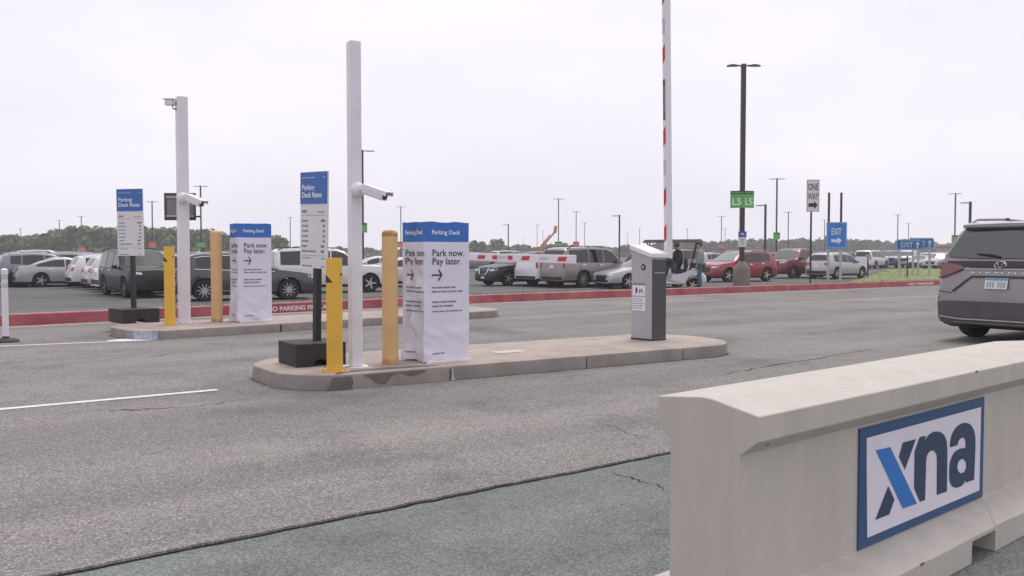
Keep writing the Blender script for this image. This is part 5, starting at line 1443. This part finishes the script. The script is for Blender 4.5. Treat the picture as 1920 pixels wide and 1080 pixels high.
# ------------------------------------------------------------------ road signs
def post_sign(name, label, px, Y, z, yaw=0.0):
    return thing(name, label, 'sign', (XAT(px, Y), Y, z), yaw)
Y = 38.5
t = post_sign('one_way_sign', 'white one way sign with black right arrow on a thin post', 1519.5, Y, .05)
b = MB(); b.box((-.035, -.02, -.2), (.035, .02, ZAT(345, Y) - .05)); ob = b.build('post', BLACK, t)
z0, z1 = ZAT(397, Y) - .05, ZAT(337, Y) - .05; cx_ = .06; w = .27
Mx = Matrix.Rotation(R(1.5), 4, 'Y')
b = MB(); b.box((cx_ - w, -.036, z0), (cx_ + w, -.022, z1)); pan = b.build('panel', SIGN_WHITE, t, bevel=.003)
hh = z1 - z0
for (lo, hi) in (((cx_ - w + .015, z0 + .015), (cx_ + w - .015, z0 + .03)), ((cx_ - w + .015, z1 - .03), (cx_ + w - .015, z1 - .015)), ((cx_ - w + .015, z0 + .0305), (cx_ - w + .03, z1 - .0305)), ((cx_ + w - .03, z0 + .0305), (cx_ + w - .015, z1 - .0305))):
    b = MB(); b.box((lo[0], -.039, lo[1]), (hi[0], -.0365, hi[1])); b.build('border', BLACK, pan)
put_text('ONE', .40, BLACK, pan, cx_, -.038, z1 - .44, align='CENTER', bold=.006, fit=.42)
put_text('WAY', .40, BLACK, pan, cx_, -.038, z1 - .84, align='CENTER', bold=.006, fit=.44)
ar = [(cx_ - .19, z0 + .20), (cx_ + .05, z0 + .20), (cx_ + .05, z0 + .11), (cx_ + .21, z0 + .28), (cx_ + .05, z0 + .45), (cx_ + .05, z0 + .36), (cx_ - .19, z0 + .36)]
filled([ar], 'arrow', BLACK, pan, -.039)
# exit arrow sign on two tall posts
Y = 40.5
t = post_sign('exit_sign', 'blue exit sign with right arrow on two tall posts', 1567.5, Y, .0)
for px in (1553, 1576):
    x = XAT(px, Y) - XAT(1567.5, Y)
    b = MB(); b.box((x - .045, .0, ZAT(466, Y)), (x + .045, .05, ZAT(361, Y))); ps = b.build('post', DARK, t)
    b = MB(); b.box((x - .05, .0, -.2), (x + .05, .055, ZAT(466, Y) - .002)); b.build('lower_post', STEEL, t)
z0, z1 = ZAT(465.5, Y), ZAT(416.5, Y); w = .455
b = MB(); b.box((-w, -.03, z0), (w, -.004, z1)); pan = b.build('panel', BLUE_EXIT, t, bevel=.004)
for (lo, hi) in (((-w + .02, z0 + .02), (w - .02, z0 + .04)), ((-w + .02, z1 - .04), (w - .02, z1 - .02)), ((-w + .02, z0 + .0405), (-w + .04, z1 - .0405)), ((w - .04, z0 + .0405), (w - .02, z1 - .0405))):
    b = MB(); b.box((lo[0], -.033, lo[1]), (hi[0], -.0305, hi[1])); b.build('border', PRINT_PALE, pan)
put_text('EXIT', .42, PRINT_WHITE, pan, -.02, -.033, z1 - .56, align='CENTER', bold=.004, fit=.44)
filled([[(-.24, z0 + .27), (.05, z0 + .27), (.05, z0 + .17), (.22, z0 + .335), (.05, z0 + .50), (.05, z0 + .40), (-.24, z0 + .40)]], 'arrow', PRINT_WHITE, pan, -.033)
# two wide exit signs with up arrows
def exit_up(px0, px1, y0, y1, yp, posts, Y, label, m):
    pc = (px0 + px1) / 2; t = post_sign('exit_sign', label, pc, Y, -.05)
    w = (px1 - px0) / 2 * Y / F_PX; z0, z1 = ZAT(y1, Y) + .05, ZAT(y0, Y) + .05
    for px in posts:
        x = XAT(px, Y) - XAT(pc, Y)
        b = MB(); b.box((x - .05, .0, -.2), (x + .05, .07, z1 - .05)); b.build('post', STEEL, t)
    b = MB(); b.box((-w, -.03, z0), (w, -.004, z1)); pan = b.build('panel', m, t)
    for (lo, hi) in (((-w + .02, z0 + .02), (w - .02, z0 + .05)), ((-w + .02, z1 - .05), (w - .02, z1 - .02))):
        b = MB(); b.box((lo[0], -.033, lo[1]), (hi[0], -.0305, hi[1])); b.build('border', PRINT_PALE, pan)
    put_text('EXIT', .42, PRINT_PALE, pan, -w * .72, -.033, z0 + .14, bold=.004, fit=w * .98)
    c = w * .66; zc = (z0 + z1) / 2
    filled([[(c - .045, zc - .2), (c + .045, zc - .2), (c + .045, zc + .02), (c + .14, zc + .02), (c, zc + .19), (c - .14, zc + .02), (c - .045, zc + .02)]], 'arrow', PRINT_PALE, pan, -.033)
BLUE_DK = mat('exit_dark_blue', (0.022, 0.12, 0.34), .45)
exit_up(1681, 1727, 449, 468.5, 516, (1686, 1722), 50.0, 'wide blue exit sign with up arrow, the front one of two', BLUE_DK)
exit_up(1706, 1749, 446, 466, 514, (1712, 1743), 52.0, 'wide blue exit sign with up arrow, half behind another', BLUE_DK)
for px, yb, yt, lb in ((1627, 510, 478, 'thin dark marker stake left of the wide exit signs'), (1701, 514, 476, 'thin dark marker stake under the wide exit sign')):
    Y = 47; t = thing('marker_stake', lb, 'stake', (XAT(px, Y), Y, -.02))
    b = MB(); b.box((-.035, -.012, -.1), (.035, .012, ZAT(yt, Y) + .02)); b.build('stake', DARK, t)
    b = MB(); b.box((-.09, -.02, ZAT(yt, Y) - .08), (.09, -.0125, ZAT(yt, Y) + .03)); b.build('tag', STEEL, t)

# ------------------------------------------------------------------ golf cart and the two people beside it
Y = 32.6; GZ = 0.0
t = thing('golf_cart', 'white golf cart with dark canopy beyond the red kerb', 'golf cart', (XAT(1266, Y), Y, GZ - .03), R(-14)); t.scale = (.94, .94, .94)
CARTW = mat('cart_white', (0.66, 0.65, 0.70), .35, var=.03); SEAT = mat('cart_seat', (0.03, 0.03, 0.036), .7)
b = MB()
# side outline of the tub: rear fender right (local +x is the rear), floor, cowl left
prof_ = [(-1.15, .28), (-1.18, .55), (-1.05, .88), (-.80, .90), (-.62, .42), (-.15, .38), (-.05, .60), (.28, .66), (.62, .80), (.95, .74), (1.14, .52), (1.16, .34), (1.05, .30), (1.0, .46), (.86, .58), (.70, .60), (.54, .52), (.46, .36), (.42, .26), (-.50, .26), (-.54, .40), (-.66, .52), (-.80, .54), (-.94, .48), (-1.0, .30)]
Mx = Matrix.Rotation(math.pi / 2, 4, 'X')
b.prism(prof_, -.58, .58, 0, Mx); b.build('body', CARTW, t, bevel=.02)
b = MB(); b.box((-.12, -.55, .67), (.42, .55, .82)); b.build('seat', SEAT, t, bevel=.03)
b = MB(); b.box((.34, -.55, .83), (.46, .55, 1.22)); b.build('backrest', SEAT, t, bevel=.04)
b = MB(); b.add([(-1.2, -.62, 1.82), (1.05, -.62, 1.84), (1.05, .62, 1.84), (-1.2, .62, 1.82), (-1.12, -.54, 1.93), (.97, -.54, 1.95), (.97, .54, 1.95), (-1.12, .54, 1.93)], [(0,3,2,1),(4,5,6,7),(0,1,5,4),(1,2,6,5),(2,3,7,6),(3,0,4,7)]); b.build('canopy', mat('canopy_grey', (0.05, 0.05, 0.05), .6), t, bevel=.02)
for x0_, x1_ in ((-.95, -1.02), (.55, .80)):
    for y in (-.52, .52):
        b = MB(); b.tube([(x0_, y, .75), (x1_, y, 1.83)], .022, 8); b.build('strut', BLACK, t)
for x in (-.80, .70):
    for s in (-1, 1):
        ty, rm = wheel_meshes(.24, 'alloy')
        w_ = link('wheel', ty, t, Matrix.Translation((x, s * .60, .24)) @ Matrix.Rotation(math.pi if s > 0 else 0, 4, 'Z')); link('rim', rm, w_)
b = MB(); b.lathe([(.155, 0), (.17, .012), (.155, .024), (.14, .012), (.155, 0)], 18, M=Matrix.Translation((-.55, -.25, 1.02)) @ Matrix.Rotation(R(-50), 4, 'Y')); b.build('steering_wheel', BLACK, t)
b = MB(); b.box((.62, -.50, .86), (1.12, .50, 1.05)); b.build('cargo_box', SEAT, t, bevel=.02)

def skin_body(name, chains, m, parent, sub=2):
    """chains: list of lists of (point, radius); chains sharing a start point are joined into one surface"""
    verts, radii, edges = [], [], []
    idx = {}
    for ch in chains:
        prev = None
        for (p, r) in ch:
            key = tuple(round(c, 4) for c in p)
            if key not in idx: idx[key] = len(verts); verts.append(p); radii.append(r)
            i = idx[key]
            if prev is not None: edges.append((prev, i))
            prev = i
    me = bpy.data.meshes.new(name); me.from_pydata(verts, edges, []); me.materials.append(m)
    o = link(name, me, parent)
    md = o.modifiers.new('skin', 'SKIN'); md.use_smooth_shade = True
    for i, r in enumerate(radii):
        sv = me.skin_vertices[0].data[i]; sv.radius = (r, r) if not isinstance(r, tuple) else r
    me.skin_vertices[0].data[0].use_root = True
    sd = o.modifiers.new('subsurf', 'SUBSURF'); sd.levels = sub; sd.render_levels = sub
    return o
SKIN = mat('skin', (0.46, 0.25, 0.19), .55, var=.05); JEANS = mat('jeans', (0.07, 0.11, 0.17), .8, var=.15, scale=14)
SHIRT = mat('grey_shirt', (0.27, 0.28, 0.30), .8, var=.08, scale=6); CAPM = mat('dark_cap', (0.06, 0.045, 0.04), .8); DSHIRT = mat('dark_shirt', (0.045, 0.045, 0.055), .8)
CAPW = mat('white_cap', (0.62, 0.62, 0.66), .7); HAIR = mat('dark_hair', (0.03, 0.022, 0.02), .8)
def hand(parent, p, d, side, m=SKIN, grip=.35):
    """palm and five separate curled fingers; p wrist, d direction down the hand"""
    d = Vector(d).normalized(); sidev = Vector(side).normalized(); nv = d.cross(sidev).normalized()
    p = Vector(p)
    ch = [[(tuple(p), .026), (tuple(p + d * .05), .036), (tuple(p + d * .09), .034)]]
    o = skin_body('hand', ch, m, parent, 1)
    for k, L_ in enumerate((.072, .08, .075, .06)):
        a = p + d * .085 + sidev * (-.03 + .02 * k)
        e1 = a + d * L_ * .5 + nv * L_ * .12; e2 = e1 + (d * (1 - grip) + nv * grip).normalized() * L_ * .5
        skin_body('finger', [[(tuple(a), .009), (tuple(e1), .0085), (tuple(e2), .007)]], m, o, 1)
    a = p + d * .03 - sidev * .03; e1 = a - sidev * .025 + d * .03; e2 = e1 + d * .03 + nv * .008
    skin_body('thumb', [[(tuple(a), .011), (tuple(e1), .010), (tuple(e2), .008)]], m, o, 1)
def head_on(parent, c, yaw, hair, cap=None, visor=True, m=SKIN):
    """local head: face toward +x before yaw"""
    b = MB(); n, mrow = 20, 14
    for j in range(mrow + 1):
        th = math.pi * j / mrow; z = math.cos(th)
        for i in range(n):
            a = 2 * math.pi * i / n; sx, sy = math.sin(th) * math.cos(a), math.sin(th) * math.sin(a)
            x, y = sx * .098, sy * .076
            if z < 0: x *= 1 - .22 * (-z) ; y *= 1 - .32 * (-z)
            if sx > .55 and abs(sy) < .30 and -.35 < z < .12: x += .022 * (1 - abs(sy) / .30) * (1 - max(0, z) / .12)
            if sx > .5 and .05 < z < .25 and .2 < abs(sy) < .6: x -= .010
            if sx > .6 and -.55 < z < -.45: x -= .006
            if abs(sy) > .9 and abs(z) < .25: y *= 1.16
            b.v.append((x, y, z * .118))
    for j in range(mrow):
        for i in range(n):
            a, c2 = j * n + i, j * n + (i + 1) % n; b.f.append((a, c2, c2 + n, a + n)); b.mi.append(0)
    Mh = Matrix.Translation(c) @ Matrix.Rotation(yaw, 4, 'Z')
    h = b.build('head', m, parent, smooth=60); h.matrix_local = Mh
    for s in (-1, 1):
        e = MB(); e.lathe([(0, .008), (.008, .005), (.011, 0)], 10, M=Matrix.Translation((.082, s * .030, .012)) @ Matrix.Rotation(math.pi / 2, 4, 'Y')); e.build('eye', HAIR, h)
        e = MB(); e.lathe([(0, .010), (.016, .008), (.024, 0)], 10, M=Matrix.Translation((-.005, s * .080, -.005)) @ Matrix.Rotation(-s * math.pi / 2, 4, 'X')); e.build('ear', m, h)
    e = MB(); e.box((.080, -.022, -.062), (.0895, .022, -.055)); e.build('mouth', mat('lips', (0.30, 0.11, 0.10), .6), h)
    b = MB(); b.lathe([(.083, -.04), (.086, .02), (.08, .07), (.05, .11), (0, .124)], 18, M=Matrix.Translation((-.018, 0, .004))); b.build('hair', hair, h, smooth=60)
    if cap:
        b = MB(); b.lathe([(.094, .035), (.096, .07), (.08, .115), (.04, .138), (0, .142)], 20, M=Matrix.Translation((-.006, 0, 0))); cp = b.build('cap', cap, h, smooth=60)
        if visor:
            b = MB(); b.prism([(.06, -.08), (.12, -.07), (.165, -.035), (.172, 0), (.165, .035), (.12, .07), (.06, .08)], .040, .050); b.build('cap_visor', cap, cp)
# standing man, turned to the left
Y = 31.4; gz = .05
t = thing('person', 'person in grey long sleeve shirt, jeans and dark cap beside the cart', 'person', (XAT(1313, Y), Y, gz), R(168), 'people at the golf cart')
t.scale = (.93, .93, .93)
legs = [[((0, 0, .93), .135), ((0, .095, .84), .10), ((.02, .105, .48), .068), ((-.03, .11, .10), .056)], [((0, 0, .93), .135), ((0, -.095, .84), .10), ((.06, -.105, .48), .068), ((.05, -.11, .10), .056)]]
skin_body('trousers', legs, JEANS, t)
tor = [[((0, 0, .86), (.15, .17)), ((.0, 0, 1.05), (.15, .175)), ((-.01, 0, 1.28), (.15, .20)), ((-.01, 0, 1.42), (.10, .15)), ((.0, 0, 1.50), .06)],
       [((-.01, 0, 1.42), (.10, .15)), ((-.02, .20, 1.40), .075), ((-.02, .26, 1.15), .058), ((.10, .24, .95), .045)],
       [((-.01, 0, 1.42), (.10, .15)), ((-.02, -.20, 1.40), .075), ((.02, -.27, 1.15), .058), ((.20, -.20, 1.08), .045)]]
skin_body('shirt', tor, SHIRT, t)
skin_body('neck', [[((.0, 0, 1.46), .058), ((.015, 0, 1.56), .052)]], SKIN, t, 1)
head_on(t, (.03, 0, 1.645), R(8), HAIR, CAPM)
hand(t, (.12, .235, .93), (.3, -.05, -1), (1, .2, .3)); hand(t, (.23, -.185, 1.075), (1, .3, -.1), (0, .3, 1))
for s, x in ((1, -.03), (-1, .05)):
    b = MB(); b.box((x - .09, s * .11 - .045, -.02), (x + .17, s * .11 + .045, .075)); b.build('shoe', mat('brown_shoe', (0.05, 0.035, 0.03), .7), t, bevel=.03)
# driver seated in the cart
Y = 32.5
t = thing('person', 'person in dark shirt and white cap seated in the golf cart', 'person', (XAT(1270, Y), Y, .10), R(150), 'people at the golf cart')
skin_body('trousers', [[((0, 0, .72), .14), ((.05, .10, .72), .10), ((.42, .12, .72), .075), ((.48, .12, .34), .058)], [((0, 0, .72), .14), ((.05, -.10, .72), .10), ((.42, -.13, .72), .075), ((.48, -.13, .34), .058)]], JEANS, t)
skin_body('shirt', [[((0, 0, .70), (.15, .17)), ((-.03, 0, .92), (.15, .18)), ((-.03, 0, 1.12), (.15, .20)), ((-.01, 0, 1.26), (.10, .15)), ((.01, 0, 1.33), .06)],
    [((-.01, 0, 1.26), (.10, .15)), ((0, .20, 1.23), .072), ((.10, .26, 1.0), .056), ((.34, .16, .98), .044)], [((-.01, 0, 1.26), (.10, .15)), ((0, -.20, 1.23), .072), ((.10, -.26, 1.0), .056), ((.34, -.16, .98), .044)]], DSHIRT, t)
skin_body('neck', [[((.01, 0, 1.30), .056), ((.03, 0, 1.40), .050)]], SKIN, t, 1)
head_on(t, (.045, 0, 1.485), R(-10), HAIR, CAPW)
hand(t, (.36, .15, .98), (1, -.3, .1), (0, .3, 1)); hand(t, (.36, -.15, .98), (1, .3, .1), (0, -.3, 1))
for s in (1, -1):
    b = MB(); b.box((.42, s * .125 - .045, .20), (.66, s * .125 + .045, .30)); b.build('shoe', MATS['brown_shoe'], t, bevel=.03)

# ------------------------------------------------------------------ boom lift, booth
Y = 175.0; sc_ = Y / F_PX
t = thing('boom_lift', 'orange boom lift raised beyond the lot above the lowered arm', 'boom lift', (XAT(1008, Y), Y, LOT_Z))
ORG = mat('machine_orange', (0.50, 0.20, 0.08), .6, var=.1)
def bp(px, py): return (XAT(px, Y) - XAT(1008, Y), 0, ZAT(py, Y) - LOT_Z)
b = MB(); b.tube([bp(1012, 468), bp(1041, 434)], .26, 4, rot=.785); b.build('upper_boom', ORG, t)
b = MB(); b.tube([bp(1012, 464), bp(1031, 440)], .16, 4, rot=.785); b.build('lower_boom', ORG, t)
b = MB(); b.tube([bp(1040, 437), bp(1042, 424)], .42, 4, rot=.785); b.build('basket', ORG, t)
b = MB(); b.box((-1.6, -1.1, .7), (1.6, 1.1, 2.0)); b.build('chassis', ORG, t, bevel=.15)
for x in (-1.1, 1.1):
    for y in (-1.0, 1.0):
        b = MB(); b.lathe([(0, -.16), (.42, -.16), (.45, 0), (.42, .16), (0, .16)], 16, 'y', M=Matrix.Translation((x, y, .45))); b.build('wheel', TYRE, t)
Y = 120.0
t = thing('booth', 'small cream booth with flat roof left of the minivan', 'booth', (XAT(1778, Y), Y, LOT_Z), R(10))
CREAM = mat('booth_cream', (0.50, 0.42, 0.34), .8, var=.06)
b = MB(); b.box((-1.1, -1.1, 0), (1.1, 1.1, 2.5)); b.build('wall', CREAM, t)
b = MB(); b.box((-1.45, -1.45, 2.5), (1.45, 1.45, 2.78)); b.build('roof', mat('booth_roof', (0.42, 0.38, 0.35), .7), t)
b = MB(); b.box((-.75, -1.13, 1.1), (.05, -1.105, 1.95)); wd = b.build('window', GLASS_DK, t)
b = MB(); b.box((.3, -1.13, 0), (.95, -1.105, 2.05)); b.build('door', mat('booth_door', (0.35, 0.30, 0.26), .6), t)

# ------------------------------------------------------------------ woods on the skyline
def crown(b, c, rx, rz, nleaf, leaf, rg, flat=.0):
    # lumpy crown: several lobes, leaf-sized faces spread through each shell
    lobes = [(c + Vector((rg.uniform(-.55, .55) * rx, rg.uniform(-.55, .55) * rx, rg.uniform(-.45, .5) * rz)), rg.uniform(.42, .68)) for _ in range(7)]
    for i in range(nleaf):
        lc, k = lobes[i % 7]
        d = Vector((rg.gauss(0, 1), rg.gauss(0, 1), rg.gauss(0, 1))).normalized() * (rg.random() ** .35)
        p = lc + Vector((d.x * rx * k, d.y * rx * k, d.z * rz * k))
        n_ = (d + Vector((rg.uniform(-.6, .6), rg.uniform(-.6, .6), rg.uniform(-.2, .9)))).normalized()
        u = n_.orthogonal().normalized(); u = (Matrix.Rotation(rg.uniform(0, 6.28), 3, n_) @ u); w = n_.cross(u); s = leaf * rg.uniform(.6, 1.3)
        b.add([p - u * s, p + w * s * .7, p + u * s, p - w * s * .6], [(0, 1, 2, 3)])
LEAF_NEAR = mat_leaf('leaves_left_wood', [(0.054, 0.085, 0.028), (0.080, 0.118, 0.040), (0.118, 0.15, 0.052)])
LEAF_FAR = mat_leaf('leaves_far_wood', [(0.050, 0.066, 0.032), (0.072, 0.086, 0.045), (0.09, 0.10, 0.055)])
def wood(name, label, prof, Y0, Y1, seed, m, step, leafn, leaf):
    rg = random.Random(seed); b = MB()
    px = prof[0][0]
    while px < prof[-1][0]:
        Yt = rg.uniform(Y0, Y1)
        ytop = interp(prof, px) + rg.uniform(-3, 6)
        ht = ZAT(ytop, Yt) + .75; x = XAT(px, Yt)
        rx = rg.uniform(.38, .52) * ht * .75; rx = max(2.4, min(rx, 6.0)); rz = ht * .36
        crown(b, Vector((x, Yt, -.75 + ht * .62)), rx, rz, leafn, leaf, rg)
        # under-storey so the wood has no hollow foot
        crown(b, Vector((x + rg.uniform(-3, 3), Yt - 3, -.75 + ht * .2)), rx * 1.1, ht * .22, leafn // 3, leaf * 1.1, rg)
        b.tube([(x, Yt, -.8), (x + rg.uniform(-.3, .3), Yt, ht * .6)], [.25, .12], 5)
        px += step * rg.uniform(.6, 1.4)
    o = b.build(name, m); o['kind'] = 'stuff'; o['label'] = label
    return o
wood('left_wood', 'dense green wood on the skyline at the left', [(-60, 440), (0, 438), (60, 440), (105, 433), (150, 420), (185, 428), (240, 419), (300, 428), (345, 424), (372, 424), (400, 428), (424, 434), (440, 452), (470, 460)], 240, 300, 3, LEAF_NEAR, 4.5, 330, .95)
wood('far_wood', 'hazy grey green wood along the far skyline', [(470, 464), (640, 466), (760, 466), (870, 458), (960, 458), (1010, 462), (1040, 458), (1120, 463), (1190, 462), (1240, 456), (1290, 450), (1330, 452), (1360, 447), (1440, 450), (1560, 446), (1640, 450), (1690, 446), (1760, 456), (1850, 456), (2000, 452)], 400, 520, 5, LEAF_FAR, 7.0, 170, 1.5)
def tree(px, ytop, Y, r, label, seed):
    rg = random.Random(seed); ht = ZAT(ytop, Y) + .75
    t = thing('tree', label, 'tree', (XAT(px, Y), Y, -.75), 0, 'single trees on the skyline')
    b = MB(); b.tube([(0, 0, -.1), (.1, 0, ht * .3), (-.1, .1, ht * .75)], [.35, .26, .1], 7)
    for k in range(5):
        a = rg.uniform(0, 6.28); b.tube([(0, 0, ht * rg.uniform(.3, .5)), (math.cos(a) * r * .6, math.sin(a) * r * .6, ht * rg.uniform(.6, .8))], [.14, .05], 5)
    b.build('trunk', mat('bark', (0.07, 0.055, 0.045), .9), t, smooth=50)['kind'] = 'thing'
    b = MB(); crown(b, Vector((0, 0, ht * .62)), r, ht * .38, 700, .6, rg); b.build('crown', LEAF_NEAR, t)
tree(525, 442, 230, 3.6, 'round dark tree right of the far kiosk', 11)
tree(897, 450, 300, 2.8, 'low round tree right of the near kiosk', 12)
tree(932, 446, 300, 2.4, 'taller tree above the left part of the lowered arm', 13)
tree(637, 462, 260, 2.0, 'small tree behind the large white SUV', 14)

# ------------------------------------------------------------------ damp air
hz = MB(); hz.box((-420, -12, -1.9), (420, 560, 32))
ho = hz.build('haze', mat('haze_placeholder', (1, 1, 1))); ho.data.materials.clear()
hm = bpy.data.materials.new('haze'); hm.use_nodes = True
hn, hl = hm.node_tree.nodes, hm.node_tree.links
hn.clear(); ou = hn.new('ShaderNodeOutputMaterial'); pv = hn.new('ShaderNodeVolumePrincipled')
pv.inputs['Color'].default_value = (0.96, 0.95, 0.98, 1); pv.inputs['Density'].default_value = 0.00068; pv.inputs['Anisotropy'].default_value = 0.0
hl.new(pv.outputs[0], ou.inputs['Volume']); ho.data.materials.append(hm); ho['kind'] = 'stuff'; ho['label'] = 'thin damp haze over the parking lot'
